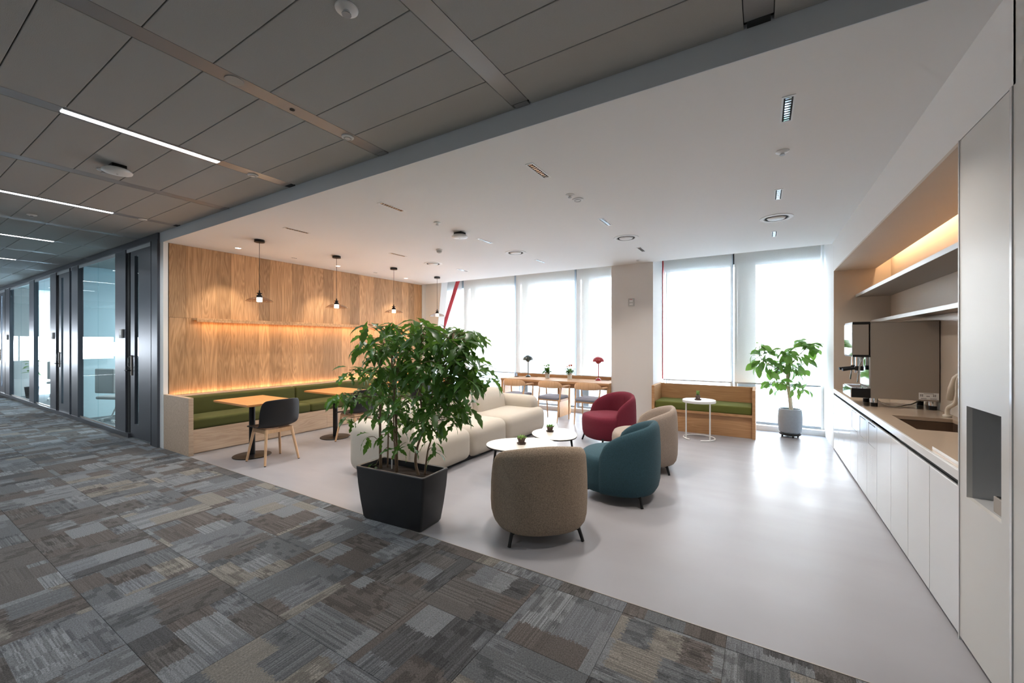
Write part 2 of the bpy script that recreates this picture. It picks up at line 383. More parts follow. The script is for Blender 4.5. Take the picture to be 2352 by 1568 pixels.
# far carpet (tiles too small to pick apart) as stuff
far = BM()
for i in range(34, 50):
    for j in range(5): box(far, -.665-P_*(i+1), -.665-P_*i, 2.26-P_*(j+1)+.001, 2.26-P_*j, -.006, 0)
box(far, -26, -.665-P_*34, 2.262, YB, -.006, 0)
for i in range(-4, 34):
    for j in range(5, 10): box(far, -.665-P_*(i+1)+.001, -.665-P_*i, 2.26-P_*(j+1)+.001, 2.26-P_*j, -.006, 0)
tag(obj('far_carpet', far, M_carpet, cf), kind='stuff')
g = .0006
me_t = None
for i in range(-4, 34):
    for j in range(5):
        if me_t is None:
            o = obj('carpet_tile', B(-P_/2+g, P_/2-g, -P_/2+g, P_/2-g, -.006, 0, .0012, 1), M_carpet, cf); me_t = o.data
        else: o = bpy.data.objects.new('carpet_tile', me_t); C.objects.link(o); o.parent = cf
        o.location = (-.665-P_*(i+.5), 2.26-P_*(j+.5), 0); o.rotation_euler = (0, 0, ((i+j) % 2)*pi/2+(pi if random.random() < .5 else 0))
me_s = None
for i in range(-4, 34):
    if me_s is None:
        o = obj('cut_carpet_tile', B(-P_/2+g, P_/2-g, -.049, .049, -.006, 0, .0012, 1), M_carpet, cf); me_s = o.data
    else: o = bpy.data.objects.new('cut_carpet_tile', me_s); C.objects.link(o); o.parent = cf
    o.location = (-.665-P_*(i+.5), 2.311, 0)
obj('edge_trim', B(-6.42, .85, YB-.001, YB+.004, -.004, .0025), M_steel, cf)

# grey tiled corridor ceiling
gc = struct('ceiling', B(-26, 2.2, -3.2, YB, GZ+.03, GZ+.2), M_dark, 'grey mineral tile corridor ceiling with metal strips', 'ceiling')
SX = [-1.352-1.335*k for k in range(-2, 16)]; hw = .063
rowY = [2.33, 2.01, 1.7, 1.39, 1.08, .77, .46, .15, -.16, -.47, -.78, -1.09]
meshes = {}
for a, b_ in zip(SX, SX[1:]):
    for y1, y0 in zip(rowY, rowY[1:]):
        w, d = a-b_-2*hw, y1-y0; k = (round(w, 3), round(d, 3))
        if k not in meshes:
            meshes[k] = B(-w/2+.0015, w/2-.0015, -d/2+.0025, d/2-.0025, 0, .02, .002, 1)
            o = obj('ceiling_tile', meshes[k], M_tile, gc); meshes[k] = o.data
        else: o = bpy.data.objects.new('ceiling_tile', meshes[k]); C.objects.link(o); o.parent = gc
        o.location = ((a+b_)/2, (y0+y1)/2, GZ)
    o = obj('edge_ceiling_tile', B(b_+hw+.001, a-hw-.001, 2.332, 2.352, GZ+.004, GZ+.02), M_tile, gc)
LIT = (-4.022, -6.692, -9.362, -12.032, -14.702, -17.372)
for x in SX:
    if any(abs(x-q) < .02 for q in LIT):
        for s0, s1 in ((-1.1, .76), (1.70, 2.30)):
            obj('metal_strip', B(x-hw+.002, x+hw-.002, s0, s1, GZ+.001, GZ+.012, .001, 1), M_strip, gc)
    else: obj('metal_strip', B(x-hw+.002, x+hw-.002, -1.1, 2.30, GZ+.001, GZ+.012, .001, 1), M_strip, gc)
    obj('strip_socket', B(x-.05, x+.05, 2.303, 2.35, GZ+.001, GZ+.01), M_dark if any(abs(x-q) < .02 for q in (-4.022, -.017, -6.692)) else M_strip, gc)
struct('ceiling', B(-26, 2.2, -3.2, -1.1, GZ, GZ+.03), M_tile, 'plain rear part of the corridor ceiling behind the camera', 'ceiling')
wc = struct('ceiling', B(XW-.1, XR+.02, YB, YC, CZ, CZ+.3), M_ceil, 'white plaster lounge ceiling', 'ceiling')
struct('trim_1', B(-26, 2.2, YB-.006, YB, CZ, GZ+.028), M_band, 'dark grey bulkhead face between the two ceilings', 'bulkhead')
struct('ceiling', B(XW-.3, 1.6, YC, 8.7, 3.22, 3.4), M_white, 'raised blind pocket above the windows', 'ceiling')
# walls
wr = struct('wall_right', B(XR, XR+.75, -3.2, 2.427, 0, GZ+.1), M_tall, 'pale wall at the right edge beside the tall cabinet', 'wall')
struct('wall_right', B(1.449, XR+.75, 2.2, 7.27, 2.88, CZ+.3), M_white, 'hidden top of the kitchen niche wall', 'wall')
struct('wall_right', B(XR, 1.30, 2.41, 7.26, 2.52, CZ+.3), M_white, 'white bulkhead wall above the kitchen niche', 'wall')
struct('wall_right', B(XR, XR+.75, 7.26, 8.6, 0, 3.25), M_white, 'white wall between kitchen niche and window', 'wall')
struct('wall_back', B(-26, 2.2, -3.35, -3.2, 0, 3.3), M_white, 'white wall behind the camera', 'wall')
struct('wall_left', B(-26.1, -26, -3.35, 2.45, 0, .75), M_white, 'low sill wall at the far end of the corridor', 'wall')
struct('wall_left', B(-26.1, -26, -3.35, 2.45, 1.75, 3.3), M_white, 'upper wall at the far end of the corridor', 'wall')
w = thing('window_12', 'window at the far end of the corridor', 'window', (-26.05, -.4, .75)); w['kind'] = 'structure'
obj('pane', B(-.004, .004, -2.9, 2.8, 0, 1.0), M_glass, w)
for yy in (-2.9, -1.5, 0, 1.4, 2.8): obj('mullion', B(-.04, .04, yy-.02, yy+.02, 0, 1.0), M_mull, w)
struct('wall_right', B(XR+.6, XR+.75, 2.2, 7.3, 0, 2.88), M_niche, 'taupe back wall of the kitchen niche', 'wall')
struct('ceiling', B(1.30, 1.6, 2.41, 7.27, 2.85, 2.88), M_white, 'top of the light cove over the niche', 'ceiling')
struct('wall_front', B(XR, XR+.6, 7.25, 7.27, .0, 2.85), M_niche, 'taupe end wall of the kitchen niche', 'wall')
struct('trim_2', B(XR, 1.30, 2.94, 7.25, 2.5, 2.52), M_niche, 'taupe soffit panel over the kitchen niche', 'soffit')
struct('trim_3', B(XW-.12, XW, YB-.004, 2.41, 0, CZ), M_white, 'slim white corner post between dark door and oak wall', 'trim')
# window bay pillar and left window reveal
struct('wall_front', B(-2.40, -1.65, YC, 8.5, 0, 3.22), mat('pillar_paint', 'd8d4d0', .6), 'broad pale pillar between the two window bays', 'pillar')
struct('wall_front', B(-7.9, XW+.01, 7.5, 8.5, 0, 3.22), M_white, 'white reveal beside the far end of the oak wall', 'wall')
bm = BM()
vs = [bm.verts.new(p) for p in ((-7.21, 7.5, 0), (-6.95, 7.5, 0), (-6.95, 7.9, 0), (-7.21, 7.9, 0), (-7.21, 7.5, 3.2), (-7.19, 7.5, 3.2), (-6.62, 7.9, 3.2), (-7.21, 7.9, 3.2))]
# slanted white column casing
bm.free()
# oak wall
ow = struct('wall_left', B(XW-.12, XW-.014, 2.41, 7.5, 0, CZ), M_dark, 'tall oak panelled wall behind the banquette', 'wall')
y = 2.42; k = 0; ws = [.2, .19, .21, .18, .2, .22, .17, .2, .19, .21]
while y < 7.48:
    w = min(ws[k % 10]*1.02, 7.492-y)
    for z0, z1 in ((.5, 1.858), (1.861, CZ-.002)):
        obj('oak_plank', B(XW-.014, XW-random.uniform(0, .0012), y+.0007, y+w-.0007, z0, z1, .0008, 1), M_oak, ow)
    y += w; k += 1

# ------------------------------------------------------------ facade
fac = struct('wall_front', B(-7.9, 1.6, YG-.16, YG+.1, -.1, .085), M_white, 'low white plinth under the windows', 'sill')
struct('trim_4', B(-7.9, 1.6, YG+.02, YG+.3, 2.90, 3.4), M_fin, 'grey spandrel above the windows', 'spandrel')
MX = [(-6.5, 1), (-4.97, 2), (-3.45, 3), (-.447, 5)]
bays = [(-7.2, -6.52, 'leftmost narrow window bay beside the oak wall'), (-6.46, -5.0, 'window bay behind the far end of the sofa'), (-4.93, -3.48, 'window bay behind the dark desk lamp'),
        (-3.41, -2.4, 'window bay behind the red desk lamp'), (-1.65, -.475, 'window bay behind the window bench'), (-.41, .83, 'window bay behind the potted fig')]
for n_, (x0, x1, lb) in enumerate(bays, 1):
    w = thing('window_%d' % n_, lb, 'window', ((x0+x1)/2, YG, 0)); w['kind'] = 'structure'; h = (x1-x0)/2
    obj('pane', B(-h+.02, h-.02, -.004, .004, .1, 3.15), M_glass, w)
    for s in (-1, 1): obj('frame_jamb', B(s*h-.022, s*h+.022, -.035, .05, .085, 3.2, .003), M_wp if (n_, s) in ((6, 1), (5, -1), (4, 1), (1, -1)) else M_mull, w)
    obj('frame_rail', B(-h, h, -.03, .03, .085, .125, .003), M_mull, w)
    if n_ > 1: obj('outer_fin', B(-h+.02, -h+(.16 if n_ < 5 else .28 if n_ == 6 else .02)+.02, .12, .5, -.2, 3.3), M_fin, w)
    obj('outer_sill', B(-h, h, .06, .3, .0, .08), M_fin, w)
bl = [(-6.5, -4.99, .775, 'roller blind lowered behind the big leafy plant'), (-4.945, -3.47, .775, 'roller blind lowered behind the dark desk lamp'), (-3.425, -2.41, .775, 'roller blind lowered beside the pillar behind red lamp'),
      (-1.63, -.47, .775, 'roller blind lowered behind the oak window bench'), (-.43, .80, .775, 'roller blind lowered behind the potted fig'), (-7.15, -6.56, .775, 'narrow roller blind at the red diagonal brace')]
for x0, x1, z0, lb in bl:
    w = thing('roller_blind', lb, 'blind', ((x0+x1)/2, YG-.09, z0), group='white roller blinds at the windows'); h = (x1-x0)/2
    obj('fabric', B(-h, h, -.0005, .0005, .02, 3.12-z0), M_blind, w)
    obj('hem_bar', B(-h, h, -.008, .008, 0, .022, .003), M_mull, w)
    obj('roller', T([(-h, 0, 3.13-z0), (h, 0, 3.13-z0)], .03, 12), M_wp, w, smooth='auto')
tag(obj('diagonal_brace', T([(-6.52, 8.12, 3.2), (-7.2, 8.12, 1.54)], .048, 12), M_redb, smooth='auto'), 'red diagonal steel brace at the left window', 'brace')
tag(obj('slanted_column', prism([(0, 0), (.5, 0), (.5, .22), (0, .22)], 0, 1), M_white), 'white slanted column casing beside the oak wall end', 'column')
_c = bpy.data.objects['slanted_column'].data
for v, p in zip(_c.vertices, [None]*8):
    x, y_, z = v.co; v.co = (-7.205+(x*(.35+.75*z)), 7.62+y_, z*3.2)
tag(obj('red_edge_bar', B(-1.648, -1.636, YG-.12, YG-.05, .8, 3.2), M_redb), 'thin red bar at the edge of the bench window', 'bar')
# outside
city = BM(); rr = random.Random(4)
for k in range(170):
    a = radians(rr.uniform(-70, 45)); d = rr.uniform(250, 1400); x, y_ = d*sin(a), d*cos(a)+30; w = rr.uniform(15, 45); h = rr.uniform(6, 60)
    box(city, x-w, x+w, y_-w, y_+w, -130, -130+h)
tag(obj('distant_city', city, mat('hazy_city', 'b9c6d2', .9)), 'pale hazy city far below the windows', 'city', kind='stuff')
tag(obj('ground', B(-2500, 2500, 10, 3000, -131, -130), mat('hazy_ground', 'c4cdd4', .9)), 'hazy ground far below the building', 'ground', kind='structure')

# ------------------------------------------------------------ glass office front along the corridor
Z1 = 2.975
go = struct('wall_left', B(-26, -7.34, YB-.03, YB+.07, Z1, GZ+.03), M_frame, 'dark metal head rail of the office glass front', 'partition')
obj('floor_rail', B(-26, -8.5, YB-.03, YB+.07, 0, .07), M_frame, go)
struct('trim_5', B(-7.55, -7.34, YB-.035, YB+.075, 0, Z1), M_frame, 'dark metal post beside the white corner post', 'post')
for nme, x0, x1, lb in (('trim_6', -9.13, -8.655, 'dark metal panel left of the nearest office door'), ('trim_7', -13.22, -12.75, 'dark metal panel left of the second office door'),
                        ('trim_8', -11.62, -11.2, 'dark metal mullion between first and second office'), ('trim_9', -15.14, -14.68, 'dark mullion in the second office front'),
                        ('trim_10', -17.94, -17.4, 'dark mullion beside the farthest office door'), ('trim_11', -26, -18.9, 'dark metal panelling at the corridor end')):
    struct(nme, B(x0, x1, YB-.02, YB+.06, .0, Z1, .004), M_frame, lb, 'partition')
for k, (x0, x1, lb) in enumerate(((-11.2, -9.13, 'large glass pane of the nearest office'), (-14.68, -13.22, 'glass pane of the second office'), (-17.4, -15.14, 'far glass pane of the second office'), (-7.63, -7.55, 'narrow glass slot beside the nearest office door')), 7):
    w = thing('window_%d' % k, lb, 'window', ((x0+x1)/2, YB+.02, 0)); w['kind'] = 'structure'; h = (x1-x0)/2
    if h > .3:
        obj('pane', B(-h, -.002, -.005, .005, .07, Z1), M_pglass, w); obj('pane', B(.002, h, -.005, .005, .07, Z1), M_pglass, w)
        obj('glazing_bead', B(-h, h, -.012, -.006, .07, .09), M_steel, w)
    else: obj('pane', B(-h, h, -.005, .005, .02, Z1), M_pglass, w)
for k, (x0, x1, lb) in enumerate(((-8.5, -7.63, 'dark metal office door nearest the oak wall'), (-12.62, -11.75, 'second dark office door down the corridor'), (-18.85, -17.98, 'farthest dark office door at the left edge')), 1):
    w = thing('door_%d' % k, lb, 'door', (x0, YB, 0)); w['kind'] = 'structure'; W_ = x1-x0
    obj('jamb', B(-.15, -.045, .0, .07, 0, Z1), M_dark, w); obj('jamb', B(W_, W_+.025, -.025, .06, 0, Z1), M_frame, w)
    obj('lintel', B(-.15, W_+.02, .0, .07, Z1-.03, Z1), M_frame, w)
    lf = BM(); s0, s1 = .17, .33
    for a, b_, z0, z1 in ((0, s0, .02, Z1-.035), (s1, W_-.005, .02, Z1-.035), (s0, s1, .02, .23), (s0, s1, 2.84, Z1-.035)): box(lf, a, b_, .0, .045, z0, z1)
    obj('leaf', lf, M_frame, w)
    obj('vision_pane', B(s0, s1, .018, .026, .23, 2.84), M_pglass, w)
    hd = obj('handle_plate', B(.035, .075, -.014, 0, .98, 1.30, .008), M_steel, w)
    obj('lever', T([(.055, -.01, 1.06), (.055, -.05, 1.06), (-.06, -.05, 1.06)], .009, 8), M_black, hd, smooth='auto')
    obj('pull_grip', T([(.06, -.014, 1.1), (.06, -.045, 1.13), (.06, -.045, 1.26), (.06, -.014, 1.29)], .007, 8), M_chrome, hd, smooth='auto')
for x, lb in ((-8.80, 'card reader on the panel beside the nearest office door'), (-12.95, 'card reader on the panel beside the second office door'), (-17.6, 'card reader beside the farthest office door')):
    t = thing('card_reader', lb, 'card reader', (x, YB-.022, 1.64), group='card readers on the glass front')
    obj('housing', B(-.055, .055, -.022, 0, -.07, .07, .004), M_grey, t); obj('screen', B(-.035, .035, -.024, -.0215, -.02, .05), M_wp, t)
    obj('keypad', B(-.035, .035, -.024, -.0215, -.055, -.03), M_inset, t)
# offices behind
struct('floor', B(-17.75, -7.34, YB, 8.6, -.12, -.002), mat('office_carpet', '6e7273', .95), 'grey carpet floor inside the offices', 'floor')
struct('ceiling', B(-17.75, -7.34, YB+.07, 8.6, 3.0, 3.2), mat('office_ceiling', 'b8bcbc', .9), 'pale office ceiling', 'ceiling')
struct('wall_front', B(-17.75, -7.34, 8.45, 8.6, 0, 3.2), M_white, 'white rear wall of the offices', 'wall')
pw = thing('wall_left', 'frosted glass partition between the two offices', 'partition', (-11.41, 0, 0)); pw['kind'] = 'structure'
obj('frosted_panel', B(-.006, .006, YB+.07, 8.45, 0, 1.22), M_film, pw); obj('frosted_panel', B(-.006, .006, YB+.07, 8.45, 1.5, 3.0), M_film, pw)
obj('clear_band', B(-.004, .004, YB+.07, 8.45, 1.22, 1.5), M_pglass, pw)
w = struct('wall_left', B(-17.75, -17.6, YB+.07, 2.84, 0, 3), M_white, 'white end wall of the second office', 'wall')
struct('wall_left', B(-17.75, -17.6, 7.9, 8.5, 0, 3), M_white, 'white pier at the office end window', 'wall')
w = thing('window_11', 'end window of the second office with half lowered blind', 'window', (-17.7, 5.37, 0)); w['kind'] = 'structure'
obj('pane', B(-.004, .004, -2.53, 2.53, 0, 3), M_glass, w); obj('blind_fabric', B(.05, .052, -2.53, 2.53, 1.52, 3), M_film, w)
for yy in (-2.5, -1.2, .1, 1.4, 2.5): obj('mullion', B(-.03, .03, yy-.025, yy+.025, 0, 3), M_mull, w)

def office_chair(x, y_, rz, lb, gr='task chairs inside the offices'):
    t = thing('task_chair', lb, 'chair', (x, y_, 0), rz, gr)
    obj('seat', cushion(.46, .44, .06, .025, loc=(0, 0, .43)), M_grey, t, smooth='auto')
    obj('backrest', cushion(.42, .05, .46, .02, loc=(0, -.22, .55)), M_grey, t, smooth='auto')
    for s in (-1, 1): obj('leg', T([(s*.18, .18, .43), (s*.22, .05, .06), (s*.2, -.22, .04)], .012, 8), M_wp, t, smooth='auto')
    obj('gas_column', T([(0, 0, .1), (0, 0, .43)], .022, 10), M_wp, t, smooth='auto')
    for k in range(4):
        a = k*pi/2+.6; obj('caster', lathe([(.0, 0), (.03, .0), (.03, .05), (0, .05)], 10, cx=.24*cos(a), cy=.24*sin(a)), M_wp, t, smooth='auto')
    return t
office_chair(-10.55, 2.75, .4, 'white task chair just behind the nearest office glass'); office_chair(-15.8, 3.0, 1.2, 'task chair in the second office near the end window')
t = thing('office_desk', 'white desk with monitor in the second office', 'desk', (-15.6, 3.7, 0))
obj('desktop', B(-.9, .9, -.4, .4, .72, .75, .004), M_top, t)
for sx in (-.8, .8): obj('leg', B(sx-.03, sx+.03, -.35, .35, 0, .72), M_wp, t)
t = thing('monitor', 'black desktop monitor on the second office desk', 'monitor', (-15.5, 3.5, .75), 1.2)
obj('screen', B(-.3, .3, -.015, .015, .12, .48, .004), M_black, t); obj('stand', T([(0, 0, 0), (0, 0, .2)], .02, 8), M_black, t); obj('foot', B(-.1, .1, -.08, .08, 0, .012), M_black, t)

def office_plant():
    t = thing('office_plant', 'slender green plant in a dark pot inside the second office', 'plant', (-16.9, 2.66, 0))
    obj('pot', lathe([(0, 0), (.11, 0), (.14, .3), (.125, .3), (.12, .27), (0, .27)], 24), M_planter, t, smooth='auto')
    obj('stem', T([(0, 0, .25), (.02, 0, .7), (0, .02, 1.25)], [.012, .01, .006], 8), M_stem, t, smooth=True)
    rr = random.Random(8)
    for k in range(30):
        z = .62+k*.024; o = obj('leaf', leafmesh(3), None, t, loc=(.01, .01, z), rot=(0, rr.uniform(-.5, .5), k*2.4)); o.scale = (1.25,)*3
# ------------------------------------------------------------ banquette
t = thing('banquette', 'long olive green banquette with oak base under the oak wall', 'bench', (XW, YB, 0))
L_ = 7.44-YB
obj('end_panel', B(.0, .80, .0, .055, 0, .765, .002), M_oakb, t)
obj('base', B(.0, .70, .055, L_, .0, .30), M_oakb, t)
for k in range(5): obj('front_board', B(.70, .718, .056+k*1.0, min(.056+(k+1)*1.0-.002, L_), .012, .235, .0015, 1), M_oakb, t)
obj('seat_rail', B(.55, .712, .055, L_, .236, .325, .002), M_oakb, t)
obj('back_ledge', B(.0, .11, .055, L_, .30, .735, .002), M_oakb, t)
n_ = [0, 1.70, 3.4, L_-.06]
for a, b_ in zip(n_, n_[1:]):
    obj('seat_cushion', cushion(.62, b_-a-.006, .145, .035, (.0, 0, .008), loc=(.41, .06+(a+b_)/2, .325)), M_green, t, smooth=True)
for a, b_ in zip(n_, n_[1:]):
    obj('back_cushion', cushion(.15, b_-a-.006, .27, .03, (.006, 0, 0), loc=(.19, .06+(a+b_)/2, .455)), M_green, t, smooth=True)
obj('led_profile', B(.004, .02, .1, L_-.1, .734, .74), M_strip, t)
t = thing('wall_shelf', 'slim oak wall shelf with warm light strip on the oak wall', 'shelf', (XW, 2.70, 1.83))
obj('board', B(0, .16, 0, 4.5, 0, .028, .002), M_oak, t); obj('lip', B(.148, .16, 0, 4.5, -.028, .0), M_oak, t)
obj('light_strip', B(.07, .09, .05, 4.45, -.008, .0), mat('warm_led', 'ffffff', .4, emit='ffb060', estr=6), t)

# café tables + shell chairs
def cafe_table(y_, lb):
    t = thing('cafe_table', lb, 'table', (-5.78, y_, 0), group='oak cafe tables along the banquette')
    obj('tabletop', B(-.34, .52, -.31, .31, .72, .745, .002), M_oakt, t)
    obj('pedestal', T([(0, 0, .01), (0, 0, .71)], .036, 20), M_black, t, smooth='auto')
    obj('base_plate', lathe([(.22, 0), (.225, .004), (.222, .010), (.05, .016), (.037, .02)], 40), M_black, t, smooth='auto')
    obj('bracket', B(-.12, .12, -.12, .12, .71, .72), M_black, t); return t
LB = ['nearest', 'second', 'third', 'farthest']
TY = [2.83, 4.07, 5.31, 6.55]
tt = cafe_table(TY[0], 'oak cafe table nearest the corridor, in front of the banquette')
for k in range(1, 4): dup(tt, (-5.78, TY[k], 0), 0, ('oak cafe table second from the corridor', 'oak cafe table third from the corridor, behind the leafy plant', 'oak cafe table farthest from the corridor by the window')[k-1])
def shell_chair(loc, rz, lb):
    t = thing('shell_chair', lb, 'chair', loc, rz, 'black shell chairs at the cafe tables')
    # profile in (y, z): front (+y) to back top
    prof = [(.235, .425), (.215, .445), (.16, .452), (.05, .438), (-.06, .43), (-.14, .437), (-.19, .465), (-.215, .52), (-.228, .60), (-.24, .69), (-.25, .76), (-.254, .80)]
    hw_ = [.19, .215, .23, .235, .238, .24, .245, .25, .25, .245, .235, .20]
    wrap = [0, 0, 0, .0, .01, .03, .05, .065, .07, .07, .065, .045]; lift = [0, .0, .008, .018, .026, .03, .03, .02, .01, 0, -.004, -.012]
    bm = BM(); nu = 14; g_ = []
    for (py, pz), w_, wr_, lf_ in zip(prof, hw_, wrap, lift):
        row = []
        for i in range(nu+1):
            u = -1+2*i/nu; row.append(bm.verts.new((u*w_, py+wr_*abs(u)**2.5, pz+lf_*abs(u)**2.5)))
        g_.append(row)
    for a, b_ in zip(g_, g_[1:]):
        for i in range(nu): bm.faces.new((a[i], a[i+1], b_[i+1], b_[i]))
    bmesh.ops.recalc_face_normals(bm, faces=bm.faces)
    o = obj('shell', bm, M_blackp, t, smooth=True); so = o.modifiers.new('s', 'SOLIDIFY'); so.thickness = .009; so.offset = 0
    sb = o.modifiers.new('b', 'SUBSURF'); sb.levels = 1; sb.render_levels = 1
    fr = BM()
    box(fr, -.17, .17, -.155, -.13, .375, .425, .003); box(fr, -.17, .17, .13, .155, .375, .425, .003); box(fr, -.17, -.145, -.13, .13, .375, .425, .003); box(fr, .145, .17, -.13, .13, .375, .425, .003)
    obj('seat_frame', fr, M_leg, t)
    for sx in (-1, 1):
        for sy in (-1, 1):
            lg = obj('leg', T([(sx*.155, sy*.14, .425), (sx*.21, sy*.215, .008)], [.018, .013], 12), M_leg, t, smooth='auto')
            obj('glide', cyl(.011, 0, .008, 10, cx=sx*.211, cy=sy*.216), M_black, lg)
    return t
sc = shell_chair((-5.33, 2.86, 0), pi/2, 'black shell chair with wooden legs at the nearest cafe table')
dup(sc, (-5.30, 4.10, 0), pi/2+.05, 'black shell chair at the second cafe table, partly behind the plant')
dup(sc, (-5.30, 5.33, 0), pi/2, 'black shell chair at the third cafe table, behind the leafy plant')
dup(sc, (-5.28, 6.56, 0), pi/2-.08, 'black shell chair farthest back, in front of the left window')

# ------------------------------------------------------------ sofa
t = thing('modular_sofa', 'long cream modular sofa with rounded backs and arms', 'sofa', (-4.06, 3.0, 0))
SM = dict(n=4, m=6)
for k, (a, b_) in enumerate(((.14, 1.14), (1.15, 1.98), (1.99, 3.18))):
    obj('seat_module', cushion(.80, b_-a, .39, .105, (.012, .0, .018), loc=(.545, (a+b_)/2, .03), **SM), M_sofa, t, smooth=True)
for k, (a, b_) in enumerate(((.27, 1.14), (1.16, 2.02), (2.05, 2.93))):
    def wp(q): q.x -= .05*max(0, q.z-.3)/.4; return q
    obj('back_module', cushion(.34, b_-a, .66, .15, (.02, .0, .02), loc=(.19, (a+b_)/2, .08), warp=wp, **SM), M_sofa, t, smooth=True)
obj('armrest', cushion(.86, .30, .58, .125, (.0, .01, .006), loc=(.42, .155, .03), **SM), M_sofa, t, smooth=True)
obj('armrest', cushion(.80, .30, .56, .125, (.0, .01, .006), loc=(.44, 3.03, .05), **SM), M_sofa, t, smooth=True)
obj('base', B(.08, .86, .1, 3.1, 0, .06), M_black, t)

# ------------------------------------------------------------ tub armchairs
def tub_chair(name, label, m, loc, rz):
    t = thing(name, label, 'armchair', loc, rz, 'wool tub armchairs around the coffee tables')
    A_, Bb = .365, .375
    def sup(th, a, b_):       # superellipse plan, th=0 -> rear (-y)
        x, y_ = sin(th), -cos(th); p = 2.5
        k = (abs(x/a)**p+abs(y_/b_)**p)**(-1/p); return x*k, y_*k
    # seat body
    prof = [(.0, .075), (.74, .075), (.86, .088), (.93, .12), (.97, .18), (.985, .26), (.99, .34), (.975, .385), (.935, .413), (.86, .425), (.55, .435), (0, .438)]
    bm = BM(); seg = 48; rings = []
    for r_, z in prof:
        if r_ == 0: rings.append([bm.verts.new((0, 0, z))])
        else: rings.append([bm.verts.new((lambda q: (q[0]*r_, q[1]*r_, z))(sup(2*pi*k/seg, A_, Bb))) for k in range(seg)])
    for a, b_ in zip(rings, rings[1:]):
        for k in range(seg):
            k2 = (k+1) % seg
            if len(a) == 1: bm.faces.new((a[0], b_[k2], b_[k]))
            elif len(b_) == 1: bm.faces.new((a[k], a[k2], b_[0]))
            else: bm.faces.new((a[k], a[k2], b_[k2], b_[k]))
    bmesh.ops.recalc_face_normals(bm, faces=bm.faces)
    obj('seat', bm, m, t, smooth=True)
    # back shell
    bm = BM(); TM = radians(104); n_ = 40; loops = []
    for i in range(n_+1):
        th = -TM+2*TM*i/n_; c_ = max(0, cos(th*90/104)); zt = .455+.285*c_**.5
        ox, oy = sup(th, A_+.012, Bb+.012); d = hypot(ox, oy); ux, uy = ox/d, oy/d
        tk = .055+.035*c_; lp = []
        H_ = zt-.10
        for f, w in ((0, .86), (.02, .91), (.07, .96), (.16, .99), (.4, 1.005), (.65, 1.0), (.85, .985)):
            lp.append((w, f, 0))
        P = []
        for w, f, _ in lp:
            z = .085+H_*f; P.append((ox*w, oy*w, z))
        # rounded rim
        w_o = .985; cx_, cz_ = d*w_o-tk/2, .085+H_*.85
        rise = zt-cz_
        for a in (30, 60, 90, 120, 150, 180):
            rr_ = cx_+tk/2*cos(radians(a)); P.append((ux*rr_, uy*rr_, cz_+rise*sin(radians(a))))
        for z in (cz_*.5+.42*.5, .40): rr_ = cx_-tk/2-.004; P.append((ux*rr_, uy*rr_, z))
        P.append((ux*(cx_-tk*.4), uy*(cx_-tk*.4), .12))
        loops.append([bm.verts.new(p) for p in P])
    for a, b_ in zip(loops, loops[1:]):
        m_ = len(a)
        for k in range(m_): bm.faces.new((a[k], a[(k+1) % m_], b_[(k+1) % m_], b_[k]))
    bm.faces.new(loops[0]); bm.faces.new(loops[-1][::-1]); bmesh.ops.recalc_face_normals(bm, faces=bm.faces)
    o = obj('backrest', bm, m, t, smooth=True)
    # centre seam inside the back and side seams
    sm_ = BM()
    tube(sm_, [(0, -Bb+.085, z) for z in (.44, .5, .56, .62, .66)]+[(0, -Bb+.06, .715)], .0025, 6)
    obj('seam', sm_, m, o)
    for sx in (-1, 1):
        for sy in (-1, 1):
            lg = obj('leg', T([(sx*.235, sy*.235, .175), (sx*.282, sy*.282, .0)], [.0145, .0125], 10), M_black, t, smooth='auto')
            b2 = BM(); v = [b2.verts.new(p) for p in ((sx*.24-.006, sy*.24+.006*sx*sy, .145), (sx*.12-.006, sy*.12+.006*sx*sy, .085), (sx*.27-.006, sy*.27+.006*sx*sy, .075), (sx*.24+.006, sy*.24-.006*sx*sy, .145), (sx*.12+.006, sy*.12-.006*sx*sy, .085), (sx*.27+.006, sy*.27-.006*sx*sy, .075))]
            for f in ((0, 1, 2), (5, 4, 3), (0, 3, 4, 1), (1, 4, 5, 2), (2, 5, 3, 0)): b2.faces.new([v[i] for i in f])
            bmesh.ops.recalc_face_normals(b2, faces=b2.faces)
            obj('bracket', b2, M_black, lg)
    return t
def face(dx, dy): return math.atan2(dy, dx)-pi/2      # rz so that local +y points along (dx,dy)
tub_chair('tub_armchair', 'taupe wool tub armchair nearest the camera, seen from behind', M_tan, (-1.555, 2.94, 0), face(-.655, .755))
tub_chair('tub_armchair', 'teal wool tub armchair seen from its side', M_teal, (-1.22, 4.02, 0), face(-.99, -.05))
tub_chair('tub_armchair', 'light taupe wool tub armchair behind the teal one', M_tan2, (-1.235, 5.07, 0), face(-.97, -.22))
tub_chair('tub_armchair', 'burgundy red wool tub armchair beside the pillar', M_red, (-1.99, 6.02, 0), face(-.62, -.78))

